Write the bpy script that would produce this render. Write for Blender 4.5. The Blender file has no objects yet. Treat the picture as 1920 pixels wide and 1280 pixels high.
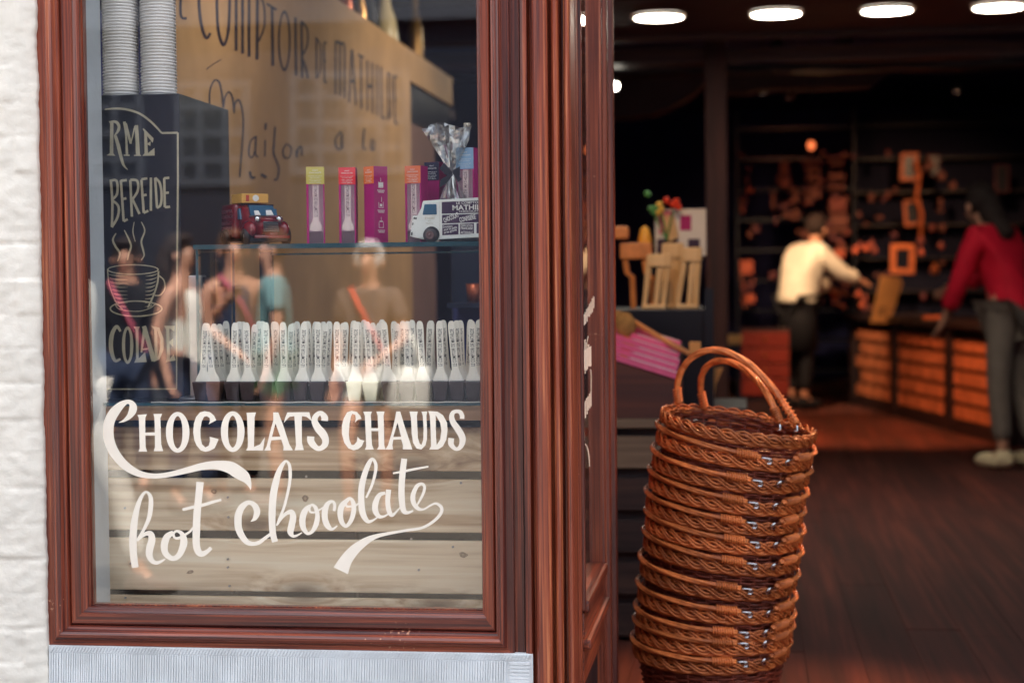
import bpy, bmesh, math, random
from mathutils import Vector, Matrix, noise
from mathutils.geometry import tessellate_polygon
R = math.radians
rnd = random.Random(7)
scene = bpy.context.scene
col = scene.collection

# ------------------------------------------------------------------ camera
F = 3300.0
CAM = Vector((0.0, -3.3, 1.07))
YAW, PITCH, ROLL = math.atan(440/F), R(1.9), 0.010
fw = Vector((-math.sin(YAW)*math.cos(PITCH), math.cos(YAW)*math.cos(PITCH), -math.sin(PITCH)))
r0 = Vector((math.cos(YAW), math.sin(YAW), 0)); u0 = r0.cross(fw)
right = r0*math.cos(ROLL) - u0*math.sin(ROLL); up = u0*math.cos(ROLL) + r0*math.sin(ROLL)
cd = bpy.data.cameras.new('camera'); cam = bpy.data.objects.new('camera', cd); col.objects.link(cam)
m = Matrix((right, up, -fw)).transposed().to_4x4(); m.translation = CAM; cam.matrix_world = m
cd.sensor_width = 36; cd.lens = F/1920*36; cd.clip_start = 0.05; cd.clip_end = 300
cd.dof.use_dof = True; cd.dof.focus_distance = 3.42; cd.dof.aperture_fstop = cd.lens/1000/0.021
cd.dof.aperture_blades = 0
scene.camera = cam
# ------------------------------------------------------------------ sky, sun, exposure
SUN_EL, SUN_AZ = R(62), R(12)     # sun stands behind the shop
w = bpy.data.worlds.new('World'); scene.world = w; w.use_nodes = True
nt = w.node_tree; nt.nodes.clear()
sk = nt.nodes.new('ShaderNodeTexSky'); sk.sky_type = 'NISHITA'; sk.sun_disc = False
sk.sun_elevation = SUN_EL; sk.sun_rotation = SUN_AZ; sk.dust_density = 4; sk.ozone_density = .4
bg = nt.nodes.new('ShaderNodeBackground'); bg.inputs[1].default_value = 0.13
ow = nt.nodes.new('ShaderNodeOutputWorld')
hz = nt.nodes.new('ShaderNodeHueSaturation'); hz.inputs['Saturation'].default_value = .25
nt.links.new(sk.outputs[0], hz.inputs['Color']); nt.links.new(hz.outputs[0], bg.inputs[0]); nt.links.new(bg.outputs[0], ow.inputs[0])
sd = bpy.data.lights.new('sun', 'SUN'); sd.energy = 4.8; sd.angle = R(0.5); sd.color = (1, .95, .88)
so = bpy.data.objects.new('sun', sd); col.objects.link(so)
sdir = Vector((math.sin(SUN_AZ)*math.cos(SUN_EL), math.cos(SUN_AZ)*math.cos(SUN_EL), math.sin(SUN_EL)))
so.rotation_euler = sdir.to_track_quat('Z', 'Y').to_euler(); so.location = (0, 10, 14)
scene.view_settings.view_transform = 'Standard'; scene.view_settings.look = 'None'
scene.view_settings.exposure = 2.85; scene.view_settings.gamma = 1
scene.render.engine = 'CYCLES'
scene.cycles.max_bounces = 7; scene.cycles.transparent_max_bounces = 24
scene.cycles.glossy_bounces = 4; scene.cycles.diffuse_bounces = 3
scene.cycles.sample_clamp_indirect = 4; scene.cycles.caustics_reflective = False; scene.cycles.caustics_refractive = False

# ------------------------------------------------------------------ pixel rays of the photograph -> points in the place
def ray(px, py):
    return fw + right*((px-960)/F) - up*((py-640)/F)
def P(px, py, Y):
    d = ray(px, py); return CAM + d*((Y-CAM.y)/d.y)
def PX(px, py, X):
    d = ray(px, py); return CAM + d*((X-CAM.x)/d.x)
def PR(px, py, Y):                 # where a thing outside stands whose mirror image in the glass is seen at px, py
    p = P(px, py, Y); return Vector((p.x, -p.y, p.z))

# ------------------------------------------------------------------ materials
def C(r, g, b):                    # sRGB 0-255 -> linear
    f = lambda c: (c/255/12.92) if c <= 10 else ((c/255+.055)/1.055)**2.4
    return (f(r), f(g), f(b), 1)
M = {}
def mat(name, base, rough=.6, metal=0, noise_amt=.12, noise_scale=20, bump=.1, bump_scale=None, spec=.4, coat=0, stretch=(1,1,1), alpha=1, sheen=0):
    m = bpy.data.materials.new(name); m.use_nodes = True; n = m.node_tree.nodes; L = m.node_tree.links
    b = n['Principled BSDF']; b.inputs['Roughness'].default_value = rough; b.inputs['Metallic'].default_value = metal
    b.inputs['Specular IOR Level'].default_value = spec; b.inputs['Coat Weight'].default_value = coat
    b.inputs['Alpha'].default_value = alpha
    tc = n.new('ShaderNodeTexCoord'); mp = n.new('ShaderNodeMapping'); mp.inputs['Scale'].default_value = stretch
    L.new(tc.outputs['Object'], mp.inputs[0])
    nz = n.new('ShaderNodeTexNoise'); nz.inputs['Scale'].default_value = noise_scale; nz.inputs['Detail'].default_value = 6
    L.new(mp.outputs[0], nz.inputs['Vector'])
    cr = n.new('ShaderNodeValToRGB')
    k = noise_amt
    cr.color_ramp.elements[0].position = .25; cr.color_ramp.elements[1].position = .75
    cr.color_ramp.elements[0].color = tuple(max(0, c*(1-k)) for c in base[:3])+(1,)
    cr.color_ramp.elements[1].color = tuple(min(1, c*(1+k)) for c in base[:3])+(1,)
    L.new(nz.outputs[0], cr.inputs[0]); L.new(cr.outputs[0], b.inputs['Base Color'])
    if bump:
        bp = n.new('ShaderNodeBump'); bp.inputs['Strength'].default_value = bump; bp.inputs['Distance'].default_value = .003
        nb = n.new('ShaderNodeTexNoise'); nb.inputs['Scale'].default_value = bump_scale or noise_scale*3; nb.inputs['Detail'].default_value = 5
        L.new(mp.outputs[0], nb.inputs['Vector']); L.new(nb.outputs[0], bp.inputs['Height']); L.new(bp.outputs[0], b.inputs['Normal'])
    M[name] = m; return m
def wood(name, cols, axis='Z', fine=160, rough=.35, coat=.3, knots=0, bump=.25, big=9):
    m = bpy.data.materials.new(name); m.use_nodes = True; n = m.node_tree.nodes; L = m.node_tree.links
    b = n['Principled BSDF']; b.inputs['Roughness'].default_value = rough; b.inputs['Coat Weight'].default_value = coat; b.inputs['Coat Roughness'].default_value = .3
    tc = n.new('ShaderNodeTexCoord'); mp = n.new('ShaderNodeMapping')
    gs = .014 if name.startswith('stained') else .035
    s = {'X': (gs, 1, 1), 'Y': (1, gs, 1), 'Z': (1, 1, gs)}[axis]
    mp.inputs['Scale'].default_value = s
    L.new(tc.outputs['Object'], mp.inputs[0]); vec = mp.outputs[0]
    kd = None
    if knots:
        v = n.new('ShaderNodeTexVoronoi'); v.voronoi_dimensions = '2D'; v.inputs['Scale'].default_value = knots
        km = n.new('ShaderNodeMapping'); km.inputs['Rotation'].default_value = (R(-90), 0, 0); km.inputs['Scale'].default_value = {'X': (.42, 1, 1), 'Y': (1, .42, 1), 'Z': (1, 1, .42)}[axis]
        L.new(tc.outputs['Object'], km.inputs[0]); L.new(km.outputs[0], v.inputs['Vector'])
        kd = v.outputs['Distance']
        mr = n.new('ShaderNodeMapRange'); mr.inputs[1].default_value = .0; mr.inputs[2].default_value = .34; mr.inputs[3].default_value = .028; mr.inputs[4].default_value = 0
        mr.interpolation_type = 'SMOOTHSTEP'
        L.new(kd, mr.inputs[0])
        ad = n.new('ShaderNodeVectorMath'); ad.operation = 'ADD'; L.new(mp.outputs[0], ad.inputs[0]); L.new(mr.outputs[0], ad.inputs[1]); vec = ad.outputs[0]
    n1 = n.new('ShaderNodeTexNoise'); n1.inputs['Scale'].default_value = big; n1.inputs['Detail'].default_value = 5; n1.inputs['Distortion'].default_value = .15 if name.startswith('stained') else .6
    n2 = n.new('ShaderNodeTexNoise'); n2.inputs['Scale'].default_value = fine; n2.inputs['Detail'].default_value = 3; n2.inputs['Distortion'].default_value = .2
    L.new(vec, n1.inputs['Vector']); L.new(vec, n2.inputs['Vector'])
    mx = n.new('ShaderNodeMix'); mx.inputs[0].default_value = .5; L.new(n1.outputs[0], mx.inputs[2]); L.new(n2.outputs[0], mx.inputs[3])
    cr = n.new('ShaderNodeValToRGB'); e = cr.color_ramp.elements
    while len(e) < len(cols): e.new(.5)
    for i, c in enumerate(cols): e[i].position = .33 + .36*i/(len(cols)-1); e[i].color = c
    L.new(mx.outputs[0], cr.inputs[0]); out = cr.outputs[0]
    if knots:
        k2 = n.new('ShaderNodeMapRange'); k2.inputs[1].default_value = .035; k2.inputs[2].default_value = .16; k2.inputs[3].default_value = .75; k2.inputs[4].default_value = 0
        L.new(kd, k2.inputs[0])
        mm = n.new('ShaderNodeMix'); mm.data_type = 'RGBA'; L.new(k2.outputs[0], mm.inputs[0]); L.new(out, mm.inputs[6]); mm.inputs[7].default_value = (cols[0][0]*.3, cols[0][1]*.28, cols[0][2]*.3, 1)
        out = mm.outputs[2]
    if name.startswith('stained'):       # worn specks and rubbed edges
        ns = n.new('ShaderNodeTexNoise'); ns.inputs['Scale'].default_value = 120; ns.inputs['Detail'].default_value = 4; L.new(tc.outputs['Object'], ns.inputs['Vector'])
        nl = n.new('ShaderNodeTexNoise'); nl.inputs['Scale'].default_value = 6; L.new(tc.outputs['Object'], nl.inputs['Vector'])
        aa = n.new('ShaderNodeMath'); aa.operation = 'MULTIPLY'; L.new(ns.outputs[0], aa.inputs[0]); L.new(nl.outputs[0], aa.inputs[1])
        ms = n.new('ShaderNodeMapRange'); ms.inputs[1].default_value = .44; ms.inputs[2].default_value = .50; L.new(aa.outputs[0], ms.inputs[0])
        m3 = n.new('ShaderNodeMix'); m3.data_type = 'RGBA'; L.new(ms.outputs[0], m3.inputs[0]); L.new(out, m3.inputs[6]); m3.inputs[7].default_value = C(190, 136, 108); out = m3.outputs[2]
    if name.startswith('shop_plank'): pass
    L.new(out, b.inputs['Base Color'])
    bp = n.new('ShaderNodeBump'); bp.inputs['Strength'].default_value = bump; bp.inputs['Distance'].default_value = .002
    L.new(mx.outputs[0], bp.inputs['Height']); L.new(bp.outputs[0], b.inputs['Normal'])
    M[name] = m; return m
def glass(name, tint, refl):
    m = bpy.data.materials.new(name); m.use_nodes = True; n = m.node_tree.nodes; L = m.node_tree.links; n.clear()
    o = n.new('ShaderNodeOutputMaterial'); t = n.new('ShaderNodeBsdfTransparent'); t.inputs[0].default_value = tint
    g = n.new('ShaderNodeBsdfGlossy'); g.inputs['Roughness'].default_value = 0.0; g.inputs[0].default_value = (1, 1, 1, 1)
    lw = n.new('ShaderNodeLayerWeight'); lw.inputs[0].default_value = .5
    pw = n.new('ShaderNodeMath'); pw.operation = 'POWER'; pw.inputs[1].default_value = 5; L.new(lw.outputs['Facing'], pw.inputs[0])
    ma = n.new('ShaderNodeMath'); ma.operation = 'MULTIPLY_ADD'; ma.inputs[1].default_value = 1-refl; ma.inputs[2].default_value = refl; L.new(pw.outputs[0], ma.inputs[0])
    mx = n.new('ShaderNodeMixShader'); L.new(ma.outputs[0], mx.inputs[0]); L.new(t.outputs[0], mx.inputs[1]); L.new(g.outputs[0], mx.inputs[2]); L.new(mx.outputs[0], o.inputs[0])
    M[name] = m; return m
def emit(name, c, s):
    m = bpy.data.materials.new(name); m.use_nodes = True; n = m.node_tree.nodes; L = m.node_tree.links; n.clear()
    o = n.new('ShaderNodeOutputMaterial'); e = n.new('ShaderNodeEmission'); e.inputs[0].default_value = c; e.inputs[1].default_value = s
    L.new(e.outputs[0], o.inputs[0]); M[name] = m; return m

# ------------------------------------------------------------------ object helpers
def wloc(o):
    v = Vector((0, 0, 0))
    while o: v += o.location; o = o.parent
    return v
def tag(o, label=None, cat=None, group=None, kind=None):
    if label: o['label'] = label
    if cat: o['category'] = cat
    if group: o['group'] = group
    if kind: o['kind'] = kind
    return o
def thing(name, label, cat, loc=(0, 0, 0), group=None):
    o = bpy.data.objects.new(name, None); o.empty_display_size = .05; col.objects.link(o); o.location = loc
    return tag(o, label, cat, group)
def obj(name, bm, material, parent=None, smooth=False, local=False, base=None):
    me = bpy.data.meshes.new(name)
    if isinstance(bm, tuple): me.from_pydata(*bm)
    else: bm.to_mesh(me); bm.free()
    o = bpy.data.objects.new(name, me); col.objects.link(o)
    for mm in (material if isinstance(material, (list, tuple)) else [material]): me.materials.append(M[mm] if isinstance(mm, str) else mm)
    if parent is not None:
        if not local: me.transform(Matrix.Translation(-wloc(parent)))
        o.parent = parent
    elif base is not None:
        me.transform(Matrix.Translation(-Vector(base))); o.location = base
    if smooth:
        for p in me.polygons: p.use_smooth = True
    return o
def copy_tree(o, parent=None):
    c = o.copy(); col.objects.link(c); c.parent = parent
    for ch in [x for x in KIDS.get(o.name, [])] or list(o.children): copy_tree(ch, c)
    return c
KIDS = {}
def box(bm, x0, x1, y0, y1, z0, z1, bev=0, mi=0, mtx=None):
    r = bmesh.ops.create_cube(bm, size=1)
    vs = r['verts']
    for v in vs: v.co = Vector(((x0+x1)/2+v.co.x*(x1-x0), (y0+y1)/2+v.co.y*(y1-y0), (z0+z1)/2+v.co.z*(z1-z0)))
    fs = list({f for v in vs for f in v.link_faces})
    for f in fs: f.material_index = mi
    if bev:
        es = list({e for v in vs for e in v.link_edges})
        g = bmesh.ops.bevel(bm, geom=es, offset=bev, segments=2, affect='EDGES', profile=.6)
        for f in g['faces']: f.material_index = mi
        vs = list({v for f in g['faces'] for v in f.verts} | {v for f in fs if f.is_valid for v in f.verts})
    if mtx is not None: bmesh.ops.transform(bm, matrix=mtx, verts=vs)
    return vs
def ball(bm, c, r, seg=16, rings=10, mtx=None):
    g = bmesh.ops.create_uvsphere(bm, u_segments=seg, v_segments=rings, radius=1)
    rr = r if isinstance(r, (tuple, list)) else (r, r, r)
    mm = Matrix.Translation(c) @ (mtx if mtx is not None else Matrix()) @ Matrix.Diagonal((*rr, 1))
    bmesh.ops.transform(bm, matrix=mm, verts=g['verts']); return g['verts']
def lathe(bm, prof, c=(0, 0, 0), seg=28, axis='Z', sx=1, sy=1):
    rings = []
    for r, z in prof:
        ring = []
        for i in range(seg):
            a = 2*math.pi*i/seg; p = Vector((r*math.cos(a)*sx, r*math.sin(a)*sy, z))
            if axis == 'Y': p = Vector((p.x, p.z, p.y))
            if axis == 'X': p = Vector((p.z, p.x, p.y))
            ring.append(bm.verts.new(p+Vector(c)))
        rings.append(ring)
    for a, b in zip(rings, rings[1:]):
        for i in range(seg):
            j = (i+1) % seg; bm.faces.new((a[i], a[j], b[j], b[i]))
    return rings
def tube(bm, pts, rad, sides=6, closed=False, cap=True):
    n = len(pts); rings = []
    prevn = None
    for i, p in enumerate(pts):
        p = Vector(p)
        if closed: t = Vector(pts[(i+1) % n])-Vector(pts[i-1])
        else: t = Vector(pts[min(i+1, n-1)])-Vector(pts[max(i-1, 0)])
        if t.length < 1e-9: t = Vector((0, 0, 1))
        t.normalize()
        if prevn is None:
            a = Vector((0, 0, 1)) if abs(t.z) < .9 else Vector((1, 0, 0)); nn = t.cross(a).normalized()
        else:
            nn = (prevn - t*prevn.dot(t)); nn = nn.normalized() if nn.length > 1e-6 else t.orthogonal().normalized()
        prevn = nn; bb = t.cross(nn); r = rad[i] if isinstance(rad, (list, tuple)) else rad
        rings.append([bm.verts.new(p+nn*r*math.cos(2*math.pi*k/sides)+bb*r*math.sin(2*math.pi*k/sides)) for k in range(sides)])
    rng = range(n) if closed else range(n-1)
    for i in rng:
        a, b = rings[i], rings[(i+1) % n]
        for k in range(sides):
            j = (k+1) % sides; bm.faces.new((a[k], a[j], b[j], b[k]))
    if not closed and cap: bm.faces.new(rings[0][::-1]); bm.faces.new(rings[-1])
def cat(pts, sub=6, closed=False):
    out = []; n = len(pts)
    idx = (lambda i: pts[i % n]) if closed else (lambda i: pts[max(0, min(n-1, i))])
    for i in range(n if closed else n-1):
        p0, p1, p2, p3 = idx(i-1), idx(i), idx(i+1), idx(i+2)
        for s in range(sub):
            t = s/sub
            out.append(tuple(.5*((2*b)+(-a+c)*t+(2*a-5*b+4*c-d)*t*t+(-a+3*b-3*c+d)*t**3) for a, b, c, d in zip(p0, p1, p2, p3)))
    if not closed: out.append(tuple(pts[-1]))
    return out
def prism(bm, poly, y0, y1, mapper=None, mi=0):     # poly of (x,z) extruded between y0 and y1; mapper(x,z,y) -> point
    f = mapper or (lambda x, z, y: Vector((x, y, z)))
    a = [bm.verts.new(f(x, z, y0)) for x, z in poly]; b = [bm.verts.new(f(x, z, y1)) for x, z in poly]
    n = len(poly)
    fs = [bm.faces.new(a), bm.faces.new(b[::-1])] + [bm.faces.new((a[i], b[i], b[(i+1) % n], a[(i+1) % n])) for i in range(n)]
    for q in fs: q.material_index = mi
    return fs

class Paint:                        # lettering and linework laid on a surface; pixel-space outlines mapped on that surface
    def __init__(s, mapper, o=(0, 0), k=1.0): s.v = []; s.f = []; s.m = mapper; s.o = o; s.k = k; s.n = 0
    def at(s, o, k): s.o = o; s.k = k; return s
    def p(s, x, y): return s.o[0]+x/s.k, s.o[1]+y/s.k
    def stroke(s, pts, sub=6, w=None):
        if w is not None: pts = [(x, y, w) for x, y in pts]
        q = cat(pts, sub) if len(pts) > 2 else pts
        last = None
        for i, (x, y, ww) in enumerate(q):
            a = q[max(i-1, 0)]; b = q[min(i+1, len(q)-1)]; tx, ty = b[0]-a[0], b[1]-a[1]; L = math.hypot(tx, ty) or 1
            nx, ny = -ty/L*ww/2, tx/L*ww/2; s.n += 1; e = s.n*4e-7
            k = len(s.v); s.v += [s.m(*s.p(x+nx, y+ny), e), s.m(*s.p(x-nx, y-ny), e)]
            if last is not None: s.f.append((last, last+1, k+1, k))
            last = k
        return s
    def poly(s, outer, *holes):
        s.n += 1; e = s.n*4e-7+2e-5
        pl = [[Vector((x, y, 0)) for x, y in c] for c in (outer,)+holes]
        tr = tessellate_polygon(pl); k = len(s.v)
        s.v += [s.m(*s.p(v.x, v.y), e) for c in pl for v in c]
        s.f += [tuple(k+i for i in t) for t in tr]; return s
    def ring(s, cx, cy, rx, ry, ix, iy, pw=.8):
        s.n += 1; e = s.n*4e-7+2e-5; N = 40; k = len(s.v)
        for i in range(N):
            a = 2*math.pi*i/N; c, d = math.cos(a), math.sin(a)
            s.v.append(s.m(*s.p(cx+rx*c, cy+ry*d), e)); s.v.append(s.m(*s.p(cx+ix*math.copysign(abs(c)**1.15, c), cy+iy*math.copysign(abs(d)**pw, d)), e))
        for i in range(N):
            j = (i+1) % N; s.f.append((k+2*i, k+2*j, k+2*j+1, k+2*i+1))
        return s
    def text(s, body, x, y, wd, ht, ang=0, bold=0):   # baseline-left x,y ; width, height in local units
        vs, fs = text_mesh(body, bold); x0 = min(v[0] for v in vs); x1 = max(v[0] for v in vs); y1 = max(v[1] for v in vs); y0 = min(0, min(v[1] for v in vs))
        k = len(s.v); s.n += 1; e = s.n*4e-7+2e-5; ca, sa = math.cos(ang), math.sin(ang)
        for a, b in vs:
            u = (a-x0)/(x1-x0)*wd; t = -b/y1*ht
            s.v.append(s.m(*s.p(x+u*ca+t*sa, y-u*sa+t*ca), e))
        s.f += [tuple(k+i for i in f) for f in fs]; return s
    def build(s, name, material, parent, label=None):
        o = obj(name, ([tuple(v) for v in s.v], [], s.f), material, parent)
        if label: o['label'] = label
        return o
_tc = {}
def text_mesh(body, bold=0):
    if (body, bold) in _tc: return _tc[(body, bold)]
    cu = bpy.data.curves.new('t', 'FONT'); cu.body = body; cu.resolution_u = 2; cu.fill_mode = 'FRONT'; cu.offset = bold
    o = bpy.data.objects.new('t', cu); col.objects.link(o)
    dg = bpy.context.evaluated_depsgraph_get(); me = o.evaluated_get(dg).to_mesh()
    r = ([(v.co.x, v.co.y) for v in me.vertices], [tuple(p.vertices) for p in me.polygons])
    o.evaluated_get(dg).to_mesh_clear(); bpy.data.objects.remove(o); bpy.data.curves.remove(cu)
    _tc[(body, bold)] = r; return r
def skin(name, verts, edges, rads, material, parent, sub=2, root=0):
    me = bpy.data.meshes.new(name); me.from_pydata(verts, edges, [])
    o = bpy.data.objects.new(name, me); col.objects.link(o)
    o.modifiers.new('s', 'SKIN')
    if not me.skin_vertices: me.skin_vertices.new()
    for i, r in enumerate(rads):
        sv = me.skin_vertices[0].data[i]; sv.radius = r if isinstance(r, tuple) else (r, r); sv.use_root = (i == root)
    mo = o.modifiers.new('b', 'SUBSURF'); mo.levels = sub; mo.render_levels = sub
    dg = bpy.context.evaluated_depsgraph_get(); em = bpy.data.meshes.new_from_object(o.evaluated_get(dg))
    bpy.data.objects.remove(o); em.name = name
    o = bpy.data.objects.new(name, em); col.objects.link(o); em.materials.clear(); em.materials.append(M[material])
    for p in em.polygons: p.use_smooth = True
    if parent is not None: o.parent = parent
    return o

# ------------------------------------------------------------------ palette
wood('stained_pine', [C(34, 16, 22), C(88, 38, 31), C(148, 70, 46), C(214, 136, 92)], 'Z', fine=230, rough=.38, coat=.25, big=16)
wood('stained_pine_rail', [C(34, 16, 22), C(88, 38, 31), C(148, 70, 46), C(214, 136, 92)], 'X', fine=230, rough=.38, coat=.25, big=16)
wood('pallet_wood', [C(142, 106, 80), C(200, 168, 134), C(232, 208, 176), C(244, 228, 202)], 'X', fine=70, rough=.8, coat=0, knots=5.5, bump=.35, big=10)
wood('table_wood', [C(120, 84, 58), C(160, 118, 84), C(182, 138, 102), C(196, 152, 116)], 'X', fine=80, rough=.6, coat=0, knots=2.2, big=10)
wood('dark_wood', [C(26, 20, 26), C(40, 28, 32), C(56, 36, 36)], 'Y', fine=60, rough=.5, coat=.1)
wood('beam_wood', [C(50, 32, 34), C(84, 46, 40), C(110, 60, 46)], 'X', fine=40, rough=.6, coat=0)
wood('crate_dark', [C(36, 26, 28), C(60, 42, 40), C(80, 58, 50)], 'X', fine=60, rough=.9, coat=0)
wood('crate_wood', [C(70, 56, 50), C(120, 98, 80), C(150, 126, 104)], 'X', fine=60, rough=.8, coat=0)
wood('pale_wood', [C(196, 176, 140), C(216, 198, 164), C(228, 212, 182)], 'Z', fine=90, rough=.6, coat=0, bump=.05)
wood('spoon_wood', [C(238, 230, 212), C(246, 240, 226), C(250, 246, 234)], 'Z', fine=120, rough=.6, coat=0, bump=.05)
wood('shop_plank', [C(54, 22, 16), C(84, 36, 28), C(120, 58, 42)], 'Y', fine=30, rough=.85, coat=0, big=5)
mat('willow', C(230, 122, 66), .45, noise_amt=.55, noise_scale=35, bump=.3, coat=.2)
mat('willow_dark', C(120, 52, 34), .5, noise_amt=.35, noise_scale=40, bump=.3, coat=.1)
mat('white_paint', C(230, 226, 216), .8, noise_amt=.10, noise_scale=13, bump=.5, bump_scale=70)
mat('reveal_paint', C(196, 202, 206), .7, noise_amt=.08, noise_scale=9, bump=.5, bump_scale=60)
mat('bluestone', C(226, 232, 236), .8, noise_amt=.12, noise_scale=16, bump=.3, bump_scale=200)
mat('pavement', C(84, 78, 72), .9, noise_amt=.15, noise_scale=3, bump=.3)
mat('letter_cream', C(248, 240, 226), .6, noise_amt=.03, noise_scale=30, bump=.05)
mat('letter_gold', C(178, 168, 142), .6, noise_amt=.15, noise_scale=40, bump=0)
mat('letter_ink', C(52, 44, 56), .7, noise_amt=.35, noise_scale=50, bump=0)
mat('black_ink', C(34, 32, 38), .6, noise_amt=.1, noise_scale=50, bump=0)
mat('black_panel', C(11, 14, 28), .35, noise_amt=.2, noise_scale=6, bump=.05)
mat('tan_board', C(176, 140, 98), .7, noise_amt=.16, noise_scale=5, bump=.1)
mat('navy_wall', C(62, 70, 130), .8, noise_amt=.2, noise_scale=3, bump=.1)
mat('white_paper', C(236, 234, 228), .6, noise_amt=.02, bump=0)
mat('magenta_card', C(178, 24, 112), .35, noise_amt=.08, noise_scale=15, bump=.02)
mat('pink_film', C(248, 196, 214), .25, noise_amt=.10, noise_scale=30, bump=.05, alpha=.14)
mat('dark_chocolate', C(50, 36, 40), .45, noise_amt=.2, noise_scale=60, bump=.2)
mat('milk_chocolate', C(118, 82, 72), .45, noise_amt=.2, noise_scale=60, bump=.2)
mat('white_chocolate', C(238, 232, 200), .45, noise_amt=.04, noise_scale=60, bump=.1)
mat('red_paint', C(128, 18, 30), .18, noise_amt=.08, bump=0, coat=1)
mat('van_white', C(236, 238, 232), .25, noise_amt=.02, bump=0, coat=.5)
mat('aubergine', C(62, 40, 72), .4, noise_amt=.1, bump=0)
mat('rubber', C(78, 72, 74), .7, noise_amt=.1, bump=.1)
mat('black_rubber', C(22, 22, 28), .5, noise_amt=.1, bump=.1)
mat('chrome', C(210, 212, 216), .15, metal=1, noise_amt=.03, bump=0)
mat('steel', C(150, 146, 148), .3, metal=.8, noise_amt=.25, noise_scale=14, bump=.05)
mat('blue_glass', C(60, 100, 128), .1, noise_amt=.3, noise_scale=12, bump=0, coat=.5)
for nm, c in dict(label_yellow=(204, 188, 96), label_red=(232, 56, 66), label_orange=(238, 118, 52), label_coral=(230, 116, 74), label_navy=(28, 26, 58), label_blue=(136, 172, 204), parcel=(226, 172, 84), parcel_mark=(190, 70, 50)).items():
    mat(nm, C(*c), .4, noise_amt=.04, bump=0)
glass('window_glass', (.97, .98, .98, 1), .052)
glass('clear_inner', (.97, .98, .98, 1), .02)
glass('shelf_glass', (.86, .93, .92, 1), .08)
mat('glass_edge', C(34, 74, 84), .15, noise_amt=.2, noise_scale=5, bump=0)
mat('skin', C(200, 146, 120), .5, noise_amt=.06, noise_scale=10, bump=.03)
mat('lip', C(170, 80, 76), .4, bump=0)
mat('eye', C(40, 30, 30), .2, bump=0)
for nm, c in dict(hair_dark=(40, 28, 26), hair_grey=(190, 186, 182), hair_brown=(88, 60, 42), cloth_white=(236, 230, 216), cloth_black=(13, 14, 24), cloth_red=(214, 14, 48), cloth_khaki=(126, 114, 104), cloth_teal=(120, 158, 160), cloth_green=(120, 168, 124), cloth_beige=(214, 208, 198), cloth_navy=(44, 56, 82), cloth_pink=(208, 96, 120), cloth_taupe=(96, 80, 74), strap_red=(226, 84, 62), shoe_white=(240, 218, 176)).items():
    mat(nm, C(*c), .8, noise_amt=.12, noise_scale=14, bump=.25, bump_scale=30)

# ================================================================== THE SETTING
XW0 = P(163, 640, 0).x; XW1 = P(901, 640, 0).x         # glass edges
ZG0 = P(540, 1139, 0).z                                  # glass bottom
XF0 = P(90, 640, 0).x; XF1 = P(963, 640, 0).x           # outer frame edges
XP1 = P(1078, 640, 0).x                                  # corner of the shopfront
ZF0 = P(540, 1217, 0).z; ZTOP = 2.75
# street, shop floor
bm = bmesh.new(); box(bm, -30, 30, -40, 0.02, -.5, -.2); obj('street', bm, 'pavement')['kind'] = 'structure'
# shop floor planks: one mesh with a groove between boards
bm = bmesh.new()
wv = .16; x = -2.4
while x < 3.6:
    y = -.02 + rnd.uniform(-1.2, 0)
    while y < 16:
        y1 = y + rnd.uniform(1.2, 2.2)
        if y1 > -.02: box(bm, x+.0006, x+wv-.0006, max(y+.0006, -.02), min(y1-.0006, 16), -.03, rnd.uniform(-.001, .001))
        y = y1
    x += wv
fl = obj('floor', bm, 'shop_plank'); fl['kind'] = 'structure'
bm = bmesh.new(); box(bm, -2.4, 3.6, 0.021, 16, -.2, -.031); obj('subfloor', bm, 'dark_wood')['kind'] = 'structure'
# per-board tone
mt = M['shop_plank']; n = mt.node_tree.nodes; L = mt.node_tree.links
geo = n.new('ShaderNodeNewGeometry'); hs = n.new('ShaderNodeHueSaturation'); mr = n.new('ShaderNodeMapRange'); mr.inputs[3].default_value = .75; mr.inputs[4].default_value = 1.2
L.new(geo.outputs['Random Per Island'], mr.inputs[0]); L.new(mr.outputs[0], hs.inputs['Value'])
src = n['Principled BSDF'].inputs['Base Color'].links[0].from_socket; L.new(src, hs.inputs['Color']); L.new(hs.outputs[0], n['Principled BSDF'].inputs['Base Color'])

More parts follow.
